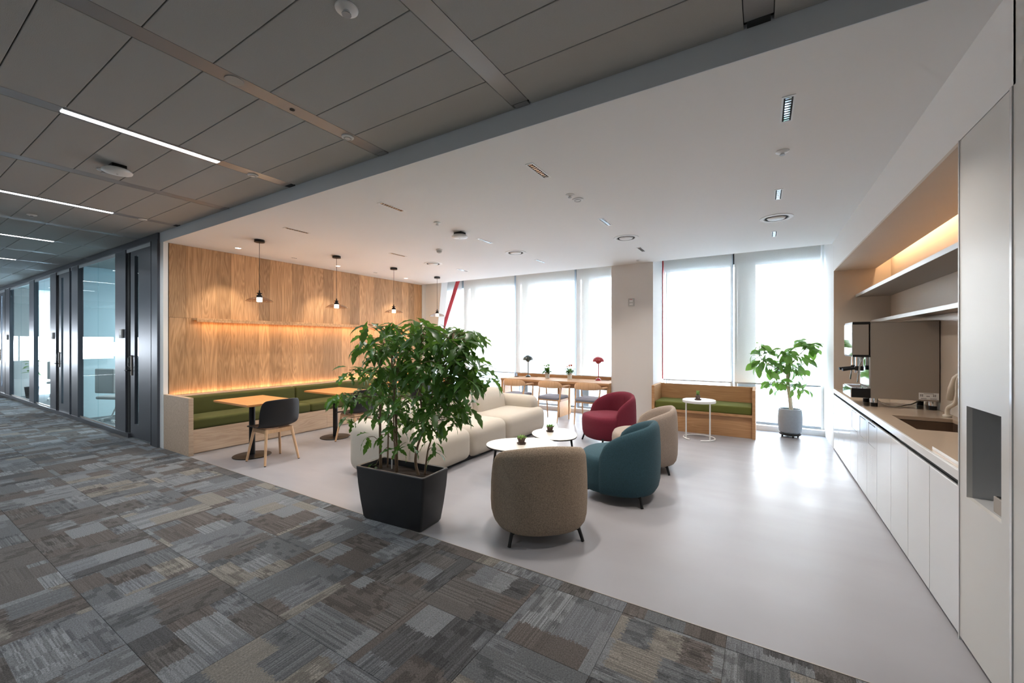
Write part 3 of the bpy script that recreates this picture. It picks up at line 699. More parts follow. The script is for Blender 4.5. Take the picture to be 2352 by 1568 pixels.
# ------------------------------------------------------------ coffee tables
RX, RY = (.8526, .5225), (-.5225, .8526)
def coffee(name, lb, cx, cy, a, b_, z, legs, egg=.12):
    t = thing(name, lb, 'coffee table', (cx, cy, 0), group='white pebble coffee tables')
    pts = []
    for k in range(56):
        th = 2*pi*k/56; r = 1+egg*cos(th+.4); u, v = a*cos(th)*(1-.06*cos(2*th)), b_*sin(th)*r/(1+egg*.3); pts.append((u*RX[0]+v*RY[0], u*RX[1]+v*RY[1]))
    obj('tabletop', prism(pts, z-.006, z, .001), M_top, t)
    obj('under_edge', prism([(x*.994, y*.994) for x, y in pts], z-.018, z-.006), M_blackp, t)
    for lx, ly in legs:
        h = hypot(lx, ly); obj('leg', T([(lx*.85, ly*.85, z-.018), (lx, ly, 0)], [.017, .009], 10), M_black, t, smooth='auto')
    return t
coffee('coffee_table', 'larger white pebble coffee table in front, dark edge and legs', -2.30, 3.96, .42, .33, .365, ((-.33, -.1), (.27, .22), (-.12, .30), (.2, -.25)))
coffee('coffee_table', 'smaller white pebble coffee table behind, nearer the red armchair', -2.33, 4.86, .31, .37, .31, ((.22, .12), (-.2, .2), (.05, -.28)))
def succulent(loc, lb, kind=0, s=1.0):
    t = thing('potted_succulent', lb, 'plant', loc, group='small potted succulents on the tables')
    obj('saucer', lathe([(0, 0), (.038*s, 0), (.046*s, .012*s), (.042*s, .012*s), (.036*s, .004*s), (0, .004*s)], 24), M_terra, t, smooth='auto')
    if kind == 2: obj('pot', B(-.03, .03, -.03, .03, .01, .075, .003), M_terra, t)
    else: obj('pot', lathe([(0, .008*s), (.026*s, .008*s), (.037*s, .05*s), (.041*s, .05*s), (.041*s, .062*s), (.036*s, .062*s), (.034*s, .05*s), (0, .05*s)], 24), M_terra, t, smooth='auto')
    rr = random.Random(hash(lb) % 97 if False else len(lb))
    for k in range(11):
        a = k*2.4; r_ = .004+.0022*k; tl = .02+.0013*k
        if kind == 2: p1 = (.006*cos(a)+.012*cos(a), .006*sin(a)+.012*sin(a), .075+.055); p0 = (.012*cos(a), .012*sin(a), .07); rad = [.007, .006, .001]
        else: p1 = ((r_+tl)*cos(a), (r_+tl)*sin(a), .062+.028-.0018*k); p0 = (r_*cos(a), r_*sin(a), .048); rad = [.005, .009, .001]
        p0 = Vector(p0)*s; p1 = Vector(p1)*s
        obj('succulent_leaf', T([p0, p0.lerp(p1, .6), p1], [v*s for v in rad], 6), M_cactus if kind != 1 else M_leaf2, t, smooth=True)
    return t
succulent((-2.30, 3.955, .365), 'tiny bright green succulent in brown pot on the larger coffee table', 0, 1.15)
succulent((-2.42, 4.92, .31), 'tiny succulent in brown pot on the smaller coffee table', 1, 1.15)

# ------------------------------------------------------------ window desk, lamps, plants, chairs
t = thing('window_desk', 'long oak desk along the window with raised rear lip', 'desk', (-4.78, 7.33, 0))
DL = 2.375
obj('desktop', B(0, DL, 0, .72, .70, .74, .002), M_oakw, t); obj('apron', B(.04, DL-.04, .12, .14, .60, .70), M_oakw, t)
obj('rear_lip', B(0, DL, .72, .745, .70, .80, .002), M_oakw, t)
for x, m in ((0, 0), (1.27, 0), (DL-.05, 0)): obj('leg_panel', B(x, x+.05, .02 if x != 1.27 else .14, .70, 0, .70, .002), M_oakw, t)
def dome_lamp(loc, lb, m):
    t = thing('dome_table_lamp', lb, 'lamp', loc, group='dome table lamps on the window desk')
    obj('base', lathe([(.058, 0), (.060, .006)]+[(.058*cos(a), .006+.042*sin(a)) for a in [radians(v) for v in range(10, 80, 10)]]+[(.008, .05)], 32), m, t, smooth='auto')
    obj('stem', T([(0, 0, .045), (0, 0, .36)], .009, 12), m, t, smooth='auto')
    up = [(.118*cos(radians(a)), .375+.105*sin(radians(a))) for a in range(0, 91, 9)]
    obj('upper_shade', lathe(up+[(.0, .477)]+[(.114*cos(radians(a)), .375+.101*sin(radians(a))) for a in range(80, -1, -10)], 36, close=False), m, t, smooth='auto')
    lo = [(.062*cos(radians(a)), .39+.062*sin(radians(a))) for a in range(-90, 1, 10)]
    obj('lower_bowl', lathe(lo, 32, close=False), m, t, smooth='auto')
    obj('finial', T([(0, 0, .48), (0, 0, .495)], .004, 8), M_chrome, t)
    obj('cable', T([(.05, .02, .004), (.12, .05, .004), (.2, .06, .004)], .003, 6), M_black, t)
dome_lamp((-4.40, 7.86, .74), 'dark slate dome table lamp at the left of the window desk', M_slate)
dome_lamp((-2.80, 7.87, .74), 'red dome table lamp at the right end of the window desk', M_redl)
def kalanchoe(loc, lb, flo):
    t = thing('potted_kalanchoe', lb, 'plant', loc, group='white pots of flowering plants on the window desk')
    obj('pot', lathe([(0, 0), (.044, 0), (.050, .12), (.046, .12), (.043, .10), (0, .10)], 28), M_wp, t, smooth='auto')
    obj('soil', cyl(.043, .098, .104, 20), M_soil, t); rr = random.Random(int(flo*9)+3)
    for k in range(34):
        a = rr.uniform(0, 6.3); el = rr.uniform(.1, 1.3); l_ = rr.uniform(.06, .095); p = Vector((.02*cos(a), .02*sin(a), .10+rr.uniform(0, .07)))
        o = obj('plant_leaf', leafmesh(4), None, t, loc=p, rot=(0, -el+.2, a)); o.scale = (l_/.1*1.35,)*3
    for k in range(9):
        a = rr.uniform(0, 6.3); r_ = rr.uniform(.01, .08); z = rr.uniform(.24, .29); s_ = obj('flower_stem', T([(.01*cos(a), .01*sin(a), .1), (r_*cos(a), r_*sin(a), z)], .0015, 5), M_leaf2, t)
        obj('blossom', lathe([(0, 0), (.017, .006), (.018, .016), (0, .024)], 8, cx=r_*cos(a), cy=r_*sin(a)), M_flower if flo else M_cactus, s_).location.z = z
LEAF = {}
def leafmesh(kind):
    """leaf blades lying along +x, curved: 0 plain oval, 1 lobed, 2 lobed variant, 3 large fig"""
    if kind in LEAF: return LEAF[kind]
    bm = BM()
    if kind in (1, 2):
        prof = [(0, .004), (.06, .006), (.16, .022), (.26, .030), (.34, .07), (.40, .085), (.44, .03), (.52, .03), (.60, .085), (.66, .09), (.70, .034), (.78, .03), (.84, .05), (.90, .04), (1, .0)]
        if kind == 2: prof = [(0, .004), (.08, .01), (.2, .045), (.3, .065), (.38, .045), (.48, .075), (.58, .095), (.66, .06), (.76, .07), (.86, .045), (1, .0)]
        L = .17; prof = [(a*L, b_*L*1.9) for a, b_ in prof]; droop = .45
    elif kind in (0, 4): L = .1; prof = [(0, .003), (.015, .012), (.04, .026), (.065, .028), (.085, .018), (.1, 0)]; droop = .3
    else: L = .17; prof = [(0, .003), (.02, .004), (.04, .018), (.07, .036), (.10, .042), (.13, .034), (.155, .016), (.17, 0)]; droop = .35
    rows = []
    for x, w in prof:
        z = -droop*x*x/L; xx = x*(1-.1*(x/L)**2)
        if w == 0: rows.append([bm.verts.new((xx, 0, z))])
        else: rows.append([bm.verts.new((xx, -w, z+w*.28)), bm.verts.new((xx, 0, z)), bm.verts.new((xx, w, z+w*.28))])
    for a, b_ in zip(rows, rows[1:]):
        if len(b_) == 3: bm.faces.new((a[0], b_[0], b_[1], a[1])); bm.faces.new((a[1], b_[1], b_[2], a[2]))
        else: bm.faces.new((a[0], b_[0], a[1])); bm.faces.new((a[1], b_[0], a[2]))
    me = bpy.data.meshes.new('leaf'); bm.to_mesh(me); bm.free()
    for p in me.polygons: p.use_smooth = True
    LEAF[kind] = me; me.materials.append(M_leaf if kind in (1, 2, 4) else M_leaf2); return me
office_plant()
kalanchoe((-3.90, 7.80, .74), 'left white pot with green leafy plant on the window desk', 0)
kalanchoe((-3.40, 7.83, .74), 'right white pot with orange flowers on the window desk', 1)

def wood_armchair(loc, rz, lb):
    t = thing('wooden_armchair', lb, 'chair', loc, rz, 'oak armchairs with grey seats at the window desk')
    # swept top rail: arms + wide back, local +y is the front
    bm = BM(); n_ = 34; loops = []
    for i in range(n_+1):
        s = -1+2*i/n_; a = abs(s)
        if a < .62: th = s/.62*radians(82); x, y_ = .255*sin(th)/sin(radians(82)), -.215+ .135*(1-cos(th))
        else: x, y_ = (.255+.012*(a-.62)/.38)*(1 if s > 0 else -1), -.215+.135*(1-cos(radians(82)))+(a-.62)/.38*.27
        bk = max(0, 1-(a/.60)**4)
        hh = .026+.105*bk; tk = .022+.028*min(1, max(0, (a-.45)/.25)); zc = .665+.035*bk
        dx, dy = (x/.255)*(1-.7*bk), -1*bk-.0; l_ = hypot(dx, dy) or 1; nx, ny = dx/l_, dy/l_
        if a > .62: nx, ny = (1 if s > 0 else -1), 0
        lp = [(x+nx*o1*tk/2, y_+ny*o1*tk/2, zc+o2*hh/2) for o1, o2 in ((-1, -.85), (-.6, -1), (.6, -1), (1, -.85), (1, .85), (.6, 1), (-.6, 1), (-1, .85))]
        loops.append([bm.verts.new(p) for p in lp])
    for a, b_ in zip(loops, loops[1:]):
        for k in range(8): bm.faces.new((a[k], a[(k+1) % 8], b_[(k+1) % 8], b_[k]))
    bm.faces.new(loops[0]); bm.faces.new(loops[-1][::-1]); bmesh.ops.recalc_face_normals(bm, faces=bm.faces)
    obj('back_rail', bm, M_leg, t, smooth='auto')
    for sx in (-1, 1):
        obj('front_leg', T([(sx*.262, .19, .655), (sx*.25, .20, .42), (sx*.235, .215, 0)], [.012, .017, .010], 10), M_leg, t, smooth='auto')
        obj('rear_leg', T([(sx*.235, -.10, .655), (sx*.225, -.16, .42), (sx*.215, -.235, 0)], [.013, .018, .010], 10), M_leg, t, smooth='auto')
        obj('side_rail', B(sx*.235-.01, sx*.235+.01, -.15, .20, .385, .425, .003), M_leg, t)
    obj('front_rail', B(-.24, .24, .19, .21, .385, .425, .003), M_leg, t); obj('cross_rail', B(-.225, .225, -.165, -.145, .385, .425, .003), M_leg, t)
    obj('seat_pad', cushion(.455, .42, .06, .028, (0, 0, .006), loc=(0, .02, .415)), M_pad, t, smooth=True)
    return t
wc_ = wood_armchair((-4.27, 7.17, 0), 0, 'oak armchair with grey seat, leftmost at the window desk')
dup(wc_, (-3.47, 7.18, 0), -.05, 'oak armchair with grey seat, middle of the window desk')
dup(wc_, (-2.73, 7.23, 0), -.03, 'oak armchair with grey seat nearest the pillar, behind red armchair')

# window bench
t = thing('window_bench', 'oak window bench with moss green seat pad beside the pillar', 'bench', (-1.645, 7.32, 0))
obj('side_panel', B(0, .045, 0, .70, 0, .755, .002), M_oakw, t); obj('side_panel', B(1.505, 1.55, 0, .70, 0, .755, .002), M_oakw, t)
obj('backrest', B(.045, 1.505, .60, .64, .30, .75, .002), M_oakw, t)
obj('front_panel', B(.045, 1.505, .06, .08, 0, .325, .002), M_oakw, t); obj('seat_board', B(.045, 1.505, .03, .60, .325, .365, .002), M_oakw, t)
obj('seat_pad', cushion(1.452, .565, .125, .02, (0, 0, .004), loc=(.775, .315, .365)), M_green2, t, smooth=True)
# round side table
t = thing('round_side_table', 'white round side table with open ring foot before the window bench', 'side table', (-.85, 6.98, 0))
obj('tabletop', lathe([(.235, .565), (.24, .57), (.24, .60), (.235, .605)], 48), M_wp, t, smooth='auto')
ring = [(.225*cos(a), .225*sin(a), .012) for a in [radians(-160+ (320)*k/30) for k in range(31)]]
rot = radians(82)
ring = [(x*cos(rot)-y_*sin(rot), x*sin(rot)+y_*cos(rot), z) for x, y_, z in ring]
obj('ring_foot', T(ring, .011, 8), M_wp, t, smooth='auto')
for sx in (-1, 1): obj('leg', T([(sx*.17, -.155 if sx > 0 else -.12, .012), (sx*.17, -.155 if sx > 0 else -.12, .57)], .011, 8), M_wp, t, smooth='auto')
succulent((-.86, 6.93, .605), 'small spiky succulent in square pot on the white round table', 2, 1.15)
t = thing('desk_cup', 'small flat black phone charger at the left of the window desk', 'charger', (-4.66, 7.80, .74))
obj('body', cyl(.05, 0, .012, 20, .002), M_blackp, t); obj('cable', T([(.05, 0, .004), (.1, .08, .004), (.1, .14, .004)], .003, 6), M_blackp, t)
bpy.data.objects['desk_cup'].name = 'wireless_charger'

# ------------------------------------------------------------ planter with leafy shrub
t = thing('planter_box', 'large anthracite planter box at the carpet edge', 'planter', (-2.615, 2.475, 0), .07)
bm = BM()
def ringq(hx, hy, z, r=.02):
    out = []
    for cx, cy, a0 in ((hx-r, hy-r, 0), (-hx+r, hy-r, 90), (-hx+r, -hy+r, 180), (hx-r, -hy+r, 270)):
        for k in range(5): a = radians(a0+22.5*k); out.append(bm.verts.new((cx+r*cos(a), cy+r*sin(a), z)))
    return out
rg = [ringq(.305, .125, .0), ringq(.318, .135, .02), ringq(.340, .148, .16), ringq(.358, .158, .30), ringq(.366, .163, .405), ringq(.369, .166, .44), ringq(.365, .162, .446), ringq(.345, .142, .444), ringq(.340, .137, .40), ringq(.336, .133, .34)]
for a, b_ in zip(rg, rg[1:]):
    for k in range(20): bm.faces.new((a[k], a[(k+1) % 20], b_[(k+1) % 20], b_[k]))
bm.faces.new(rg[0][::-1]); bm.faces.new(rg[-1]); bmesh.ops.recalc_face_normals(bm, faces=bm.faces)
obj('tub', bm, M_planter, t, smooth='auto')
sb = BM(); box(sb, -.336, .336, -.133, .133, .37, .395)
bmesh.ops.subdivide_edges(sb, edges=sb.edges[:], cuts=7, use_grid_fill=True)
for v in sb.verts:
    if v.co.z > .39: v.co.z += .012*noise.noise(v.co*22)
tag(obj('soil', sb, M_soil, t), kind='stuff')
rb = obj('wordmark', B(-.035, -.0, -.166, -.1655, .055, .06), M_grey, t); rb.location = (0, .028, 0)
t.children  # keep
lk = obj('water_gauge', T([(-.16, .05, .38), (-.16, .05, .50)], .006, 8), M_wp, t, smooth='auto'); obj('gauge_tip', T([(-.16, .05, .475), (-.16, .05, .485)], .0068, 8), M_redb, lk)

sh = thing('leafy_shrub', 'tall dark green lobed leaf shrub growing in the planter box', 'plant', (-2.615, 2.475, .38))
O = Vector((-2.615, 2.475, .38)); rp = random.Random(5)
stems = [
 [(-2.87, 2.47, .38), (-2.89, 2.48, .7), (-2.91, 2.5, 1.06), (-2.87, 2.46, 1.3), (-2.83, 2.47, 1.5)],
 [(-2.84, 2.52, .38), (-2.86, 2.55, .8), (-2.88, 2.58, 1.1), (-2.8, 2.6, 1.45)],
 [(-2.67, 2.47, .38), (-2.675, 2.47, .75), (-2.71, 2.48, 1.07), (-2.72, 2.46, 1.35), (-2.68, 2.48, 1.58)],
 [(-2.655, 2.45, .38), (-2.66, 2.43, .75), (-2.62, 2.40, 1.1), (-2.55, 2.44, 1.5)],
 [(-2.43, 2.49, .38), (-2.47, 2.49, .5), (-2.46, 2.5, .62), (-2.39, 2.49, .80), (-2.41, 2.48, 1.09), (-2.43, 2.46, 1.35), (-2.36, 2.48, 1.55)],
 [(-2.40, 2.52, .38), (-2.36, 2.52, .6), (-2.34, 2.55, .75), (-2.33, 2.54, 1.08), (-2.2, 2.5, 1.3), (-2.1, 2.52, 1.5)]]
def smoothpath(P, k=4):
    P = [Vector(p) for p in P]; out = []
    for i in range(len(P)-1):
        p0, p1, p2, p3 = P[max(i-1, 0)], P[i], P[i+1], P[min(i+2, len(P)-1)]
        for j in range(k):
            u = j/k; out.append(.5*((2*p1)+(p2-p0)*u+(2*p0-5*p1+4*p2-p3)*u*u+(3*p1-p0-3*p2+p3)*u**3))
    return out+[P[-1]]
allp = []
for i, s_ in enumerate(stems):
    pp = smoothpath(s_); r0 = .013 if i in (0, 2, 4) else .008
    allp += [p for p in pp if p.z > .55]
    obj('stem', T([p-O for p in pp], [r0*(1-.65*j/len(pp)) for j in range(len(pp))], 8), M_stem, sh, smooth=True)
CL = [(-2.43, 1.65), (-2.58, 1.63), (-2.74, 1.62), (-2.91, 1.56), (-3.02, 1.48), (-2.82, 1.48), (-2.66, 1.5), (-2.51, 1.52), (-2.36, 1.54), (-2.24, 1.57), (-2.13, 1.61), (-2.02, 1.55), (-1.96, 1.49), (-2.08, 1.49), (-2.24, 1.47), (-2.41, 1.43), (-2.58, 1.41), (-2.77, 1.39), (-2.96, 1.41), (-2.99, 1.29), (-3.11, 1.26), (-2.85, 1.27), (-2.69, 1.3), (-2.51, 1.3), (-2.34, 1.33), (-2.17, 1.36), (-2.02, 1.38), (-1.93, 1.35), (-1.91, 1.25), (-2.04, 1.27), (-2.19, 1.23), (-2.36, 1.2), (-2.53, 1.19), (-2.71, 1.18), (-2.91, 1.14), (-3.08, 1.09), (-3.17, 1.02), (-2.99, 1.0), (-2.8, 1.05), (-2.58, 1.06), (-2.41, 1.07), (-2.24, 1.1), (-2.08, 1.13), (-1.98, 1.17), (-2.04, 1.01), (-2.17, 1.0), (-2.31, .97), (-2.51, .94), (-2.66, .89), (-2.96, .88), (-3.11, .83), (-2.36, .86), (-2.24, .89), (-2.08, .91), (-2.53, .81), (-2.74, .82), (-2.22, .72), (-2.24, .79), (-2.43, .69), (-2.61, .63), (-2.96, .63), (-2.91, .42), (-2.19, .62), (-2.71, .7)]
def place_leaf(bmx, kind, loc, rx, pitch, az, s, parent, name, cnt, base):
    """individual leaf object, or append to bmx once past the limit"""
    Mx = Matrix.Translation(loc) @ Matrix.Rotation(az, 4, 'Z') @ Matrix.Rotation(pitch, 4, 'Y') @ Matrix.Rotation(rx, 4, 'X') @ Matrix.Scale(s, 4)
    me = leafmesh(kind)
    if cnt < 298:
        o = bpy.data.objects.new(name, me); C.objects.link(o); o.parent = parent; o.matrix_local = Mx
    else:
        vs = [bmx.verts.new(Mx @ v.co) for v in me.vertices]
        for p in me.polygons: bmx.faces.new([vs[i] for i in p.vertices])
cnt = 0; extra = BM(); tw = BM()
order = []
for pas in range(3):
    for i, (cx, cz) in enumerate(CL):
        if pas == 2 and cz < 1.0: continue
        if pas > 0 and cz < .75: continue
        order.append((pas, i, cx, cz))
for pas, i, cx, cz in order:
    wy = .16 if cz < .9 else .26
    tip = Vector((cx+rp.uniform(-.03, .03)+(pas > 0)*rp.uniform(-.05, .05), 2.48+(rp.uniform(-wy, 0) if pas == 0 else rp.uniform(-.02, wy)), cz+rp.uniform(-.03, .03)+(pas > 0)*rp.uniform(-.05, .03)))
    src = min([p for p in allp if p.z < tip.z+.02] or allp, key=lambda p: (p-tip).length+.5*abs(p.z-(tip.z-.1)))
    mid = src.lerp(tip, .5)+Vector((0, 0, .03)); tube(tw, [p-O for p in smoothpath([src, mid, tip], 3)], .003, 5)
    nl = 6 if cz > .95 else 5 if cz > .75 else 4
    d = (tip-src); az0 = math.atan2(d.y, d.x)
    for k in range(nl):
        az = az0+(k-(nl-1)/2)*1.05+rp.uniform(-.3, .3)
        kd = 0 if False else (1 if rp.random() < .45 else 2)
        s = rp.uniform(.72, 1.12)*(1.1 if cx > -2.4 and cz > 1 else 1)*(.85 if cz < .8 else 1)
        place_leaf(extra, kd, tip-O+Vector((rp.uniform(-.02, .02), rp.uniform(-.02, .02), rp.uniform(-.03, .03))), rp.uniform(-.6, .6), rp.uniform(-.25, .75), az, s, sh, 'leaf', cnt, None); cnt += 1
obj('twigs', tw, M_stem, sh, smooth=True)['kind'] = 'stuff'
o = obj('more_leaves', extra, M_leaf, sh, smooth=True); o['kind'] = 'stuff'

# ------------------------------------------------------------ potted fig by the right window
t = thing('round_planter', 'ribbed slate blue planter on a wheeled base by the right window', 'planter', (.37, 7.86, 0))
bm = lathe([(0, .065), (.125, .065), (.15, .09), (.163, .20), (.165, .30), (.158, .40), (.148, .445), (.138, .447), (.132, .43), (.135, .36), (0, .36)], 72)
for v in bm.verts:
    r_ = hypot(v.co.x, v.co.y)
    if r_ > .139:
        f = 1+.006*math.cos(math.atan2(v.co.y, v.co.x)*36); v.co.x *= f; v.co.y *= f
obj('pot', bm, M_pot, t, smooth='auto')
obj('trolley', lathe([(0, .035), (.135, .035), (.145, .045), (.145, .06), (.12, .066), (0, .066)], 40), M_dark, t, smooth='auto')
for k in range(4):
    a = k*pi/2+.3; obj('caster', T([(.11*cos(a)-.012, .11*sin(a), .018), (.11*cos(a)+.012, .11*sin(a), .018)], .018, 12), M_black, t, smooth='auto')
tag(obj('soil', cyl(.134, .36, .385, 24), M_soil, t))
fg = thing('potted_fig', 'bushy green rubber fig with pale trunk in the slate blue planter', 'plant', (.37, 7.86, .385)); O = Vector((.37, 7.86, .385))
trunk = smoothpath([(.385, 7.86, .385), (.37, 7.85, .6), (.345, 7.86, .8), (.34, 7.88, .98), (.36, 7.87, 1.12)])
obj('trunk', T([p-O for p in trunk], [.030-.012*i/len(trunk) for i in range(len(trunk))], 12), M_stem2, fg, smooth=True)
FC = [(-0.09, 1.36), (0.02, 1.44), (0.08, 1.4), (0.16, 1.36), (-0.15, 1.18), (-0.04, 1.14), (0.05, 1.22), (-0.07, 1.07), (0.05, 1.04), (0.14, 1.19), (0.23, 1.15), (0.32, 1.33), (0.38, 1.19), (0.51, 1.54), (0.58, 1.47), (0.69, 1.47), (0.71, 1.37), (0.56, 1.23), (0.66, 1.2), (0.43, 1.05), (0.53, 1.06), (0.29, 1.05), (0.2, 1.01), (0.32, 0.91), (0.05, 0.82), (0.14, 0.79), (0.23, 0.8), (0.17, 0.69), (0.29, 0.77), (0.46, 0.85), (0.51, 0.85), (0.5, 0.71), (0.6, 0.74), (0.43, 0.74), (0.0, 0.79), (0.4, 1.4), (0.34, 1.26)]
brs = [smoothpath(b_) for b_ in ([(.34, 7.88, .98), (.2, 7.82, 1.08), (.05, 7.8, 1.16), (-.05, 7.78, 1.27)], [(.36, 7.87, 1.12), (.45, 7.86, 1.25), (.55, 7.84, 1.38)], [(.36, 7.87, 1.1), (.33, 7.8, 1.2), (.3, 7.75, 1.3)],
       [(.345, 7.86, .8), (.22, 7.8, .86), (.08, 7.78, .85)], [(.345, 7.86, .78), (.45, 7.82, .82), (.55, 7.8, .78)], [(.34, 7.88, 1.0), (.42, 7.95, 1.08), (.5, 7.97, 1.1)])]
for b_ in brs: obj('branch', T([p-O for p in b_], [.009-.005*i/len(b_) for i in range(len(b_))], 8), M_stem2, fg, smooth=True)
bp_ = [p for b_ in brs for p in b_]; cnt = 0; tw = BM()
for i, (cx, cz) in enumerate(FC):
    for pas in range(5 if cz > 1 else 3):
        c_ = Vector((cx+(pas > 0)*rp.uniform(-.06, .06), 7.86+rp.uniform(-.2, .16), cz+(pas > 0)*rp.uniform(-.07, .05))); s0 = min(bp_, key=lambda p: (p-c_).length); d = c_-s0
        az = math.atan2(d.y, d.x)+rp.uniform(-.4, .4); L = .17*1.25
        az = az if abs(cos(az)) > .25 else az+.6
        pt = math.atan2(-(d.z), hypot(d.x, d.y))*.7+rp.uniform(-.1, .9)
        base = c_-Vector((cos(az)*cos(pt), sin(az)*cos(pt), -sin(pt)))*L*.5
        tube(tw, [s0-O, s0.lerp(base, .6)-O+Vector((0, 0, .01)), base-O], .003, 5)
        place_leaf(None, 3, base-O, rp.uniform(-.9, .9), pt, az, rp.uniform(.95, 1.4)*(1 if cz > .9 else .75), fg, 'leaf', cnt, None); cnt += 1
obj('leaf_stalks', tw, M_leaf2, fg, smooth=True)['kind'] = 'stuff'

# ------------------------------------------------------------ kitchen run
seams = [2.954, 3.387, 3.817, 4.255, 4.711, 5.114, 5.557, 5.983, 6.42, 6.84, 7.25]
cl_ = ['nearest the tall cabinet', 'second from the tall cabinet', 'third from the tall cabinet', 'fourth from the tall cabinet', 'with two slots, fifth from the tall cabinet', 'with recycling flap, sixth from the tall cabinet', 'with flap, seventh from the tall cabinet', 'with flap, eighth from the tall cabinet', 'second from the window wall', 'at the far end by the window wall']
for k, (a, b_) in enumerate(zip(seams, seams[1:])):
    t = thing('base_cabinet', 'white gloss base cabinet '+cl_[k], 'cabinet', (XR, a, 0), group='white base cabinets under the counter'); w = b_-a
    obj('carcass', B(.02, .58, .001, w-.001, .04, .60 if k in (2, 3, 4) else .765), M_dark, t); obj('plinth', B(.03, .05, 0, w, 0, .04), M_dark, t)
    if 4 <= k <= 7:
        y0, y1 = (.06, .34); d_ = BM()
        for q in ((0, y0, .02, .765), (y1, w-.003, .02, .765), (y0, y1, .02, .55), (y0, y1, .752, .765)): box(d_, 0, .018, max(q[0], .003), q[1], q[2], q[3])
        dr = obj('door', d_, M_cab, t)
        f = obj('flap', B(.002, .018, y0+.003, y1-.003, .553, .742), M_cab, t); obj('flap_gap', B(.016, .02, y0, y1, .742, .752), M_dark, t)
        if k in (4, 5):
            for m_ in range(2 if k == 5 else 1):
                pass
            zz = .30
            sg = BM()
            for m_ in range(7): box(sg, -.0004, .0, .17, .21+(.02 if m_ % 2 else 0), .36+m_*.017, .367+m_*.017)
            for m_ in range(3): box(sg, -.0004, .0, .165+m_*.018, .175+m_*.018, .30+(m_ % 2)*.012, .308+(m_ % 2)*.012)
            obj('printed_label', sg, M_inset, dr)
    else: obj('door', B(0, .018, .0035, w-.0035, .02, .765, .0015), M_cab, t)
t = thing('worktop', 'long beige stone worktop with white front edge', 'worktop', (XR, 2.954, .775)); Lk = 7.243-2.954
SY0, SY1, SX0, SX1 = 4.20-2.954, 4.90-2.954, .135, .52
wt_ = BM()
for q in ((0.012, SX0, 0, Lk), (SX1, .598, 0, Lk), (SX0, SX1, 0, SY0), (SX0, SX1, SY1, Lk)): box(wt_, q[0], q[1], q[2], q[3], .045, .075)
obj('slab', wt_, M_counter, t); obj('front_edge', B(-.004, .012, 0, Lk, .024, .075, .002), M_edge, t); obj('finger_rail', B(.028, .034, 0, Lk, .0, .03), M_inset, t); obj('sub_top', B(.012, .598, 0, SY0-.06, .0, .045), M_dark, t); obj('sub_top', B(.012, .598, SY1+.06, Lk, .0, .045), M_dark, t)
struct('trim_12', B(XR+.590, XR+.598, 2.96, 7.24, .852, 1.76), mat('niche_splashback', 'c4b7a8', .25), 'taupe glossy splashback behind the worktop', 'splashback')
# sink: sits in the worktop cutout
t = thing('sink', 'undermounted beige steel sink in the stone worktop', 'sink', (XR, 4.20, 0))
sk = BM(); x0, x1, y0, y1 = SX0-.004, SX1+.004, -.004, .704
for q in ((x0-.01, x0, y0, y1, .66, .815), (x1, x1+.01, y0, y1, .66, .815), (x0, x1, y0-.01, y0, .66, .815), (x0, x1, y1, y1+.01, .66, .815), (x0, x1, y0, y1, .65, .66)): box(sk, *q)
obj('basin', sk, mat('sink_steel', '9a8675', .28, .85), t); obj('drain', cyl(.035, .66, .664, 24, cx=(x0+x1)/2, cy=.5), M_chrome, t, smooth='auto')
tag(obj('splash_guard', B(XR+.03, XR+.034, 2.96, 3.46, .85, .868, .001), M_edge), 'low white splash guard strip on the worktop edge', 'splash guard')
t = thing('spray_tap', 'cream flexible spray tap behind the sink', 'tap', (1.37, 5.02, .85))
obj('base', cyl(.03, 0, .02, 20, .003), M_water, t, smooth='auto')
obj('spout', T(smoothpath([(0, 0, .01), (.0, -.02, .08), (.02, -.10, .13), (.02, -.15, .2), (.01, -.19, .30), (.0, -.26, .36), (-.02, -.36, .37)]), .016, 14), M_water, t, smooth=True)
obj('spray_head', T([(.0, -.05, .16), (.0, -.1, .26), (0, -.17, .35), (0, -.24, .385)], [.022, .024, .02, .014], 14), M_water, t, smooth=True)
# shelves
for z, x, lb in ((2.12, 1.086-XR, 'upper stainless steel shelf in the kitchen niche'), (1.765, 1.25-XR, 'lower stainless steel shelf just above the coffee machine')):
    t = thing('steel_shelf', lb, 'shelf', (XR, 2.954, z), group='steel shelves in the niche')
    obj('shelf_board', B(x, .598, 0, Lk, 0, .03, .001), M_steel, t); obj('front_lip', B(x-.003, x, 0, Lk, -.004, .034), mat('bright_edge', 'c9c9c8', .35, .4), t)
# tall cabinet with water niche
t = thing('tall_cabinet', 'tall warm white cabinet with recessed water dispenser', 'cabinet', (XR, 2.43, 0)); TW = 2.954-2.43
d_ = BM(); n0, n1, m0, m1 = 2.524-2.43, 2.866-2.43, .745, 1.19
for q in ((.022, n0, .02, 2.515), (n1, TW-.01, .02, 2.515), (n0, n1, .02, m0), (n0, n1, m1, 2.515)): box(d_, -.0, .02, q[0], q[1], q[2], q[3])
obj('door_panel', d_, M_tall, t)
obj('side_panel', B(-.004, .59, TW-.009, TW, 0, 2.52), M_cab, t); obj('side_panel', B(-.004, .59, 0, .018, 0, 2.52), M_cab, t)
nb = BM(); box(nb, .15, .155, n0-.0, n1, m0, m1); box(nb, .02, .155, n0-.006, n0, m0, m1); box(nb, .02, .155, n1, n1+.006, m0, m1); box(nb, .02, .155, n0, n1, m0-.006, m0); box(nb, .02, .155, n0, n1, m1, m1+.006)
obj('dispenser_recess', nb, M_inset, t)
tr_ = obj('drip_tray', B(.03, .15, n0, n0+.16, m0, m0+.07, .002), M_steel, t)
gr = BM()
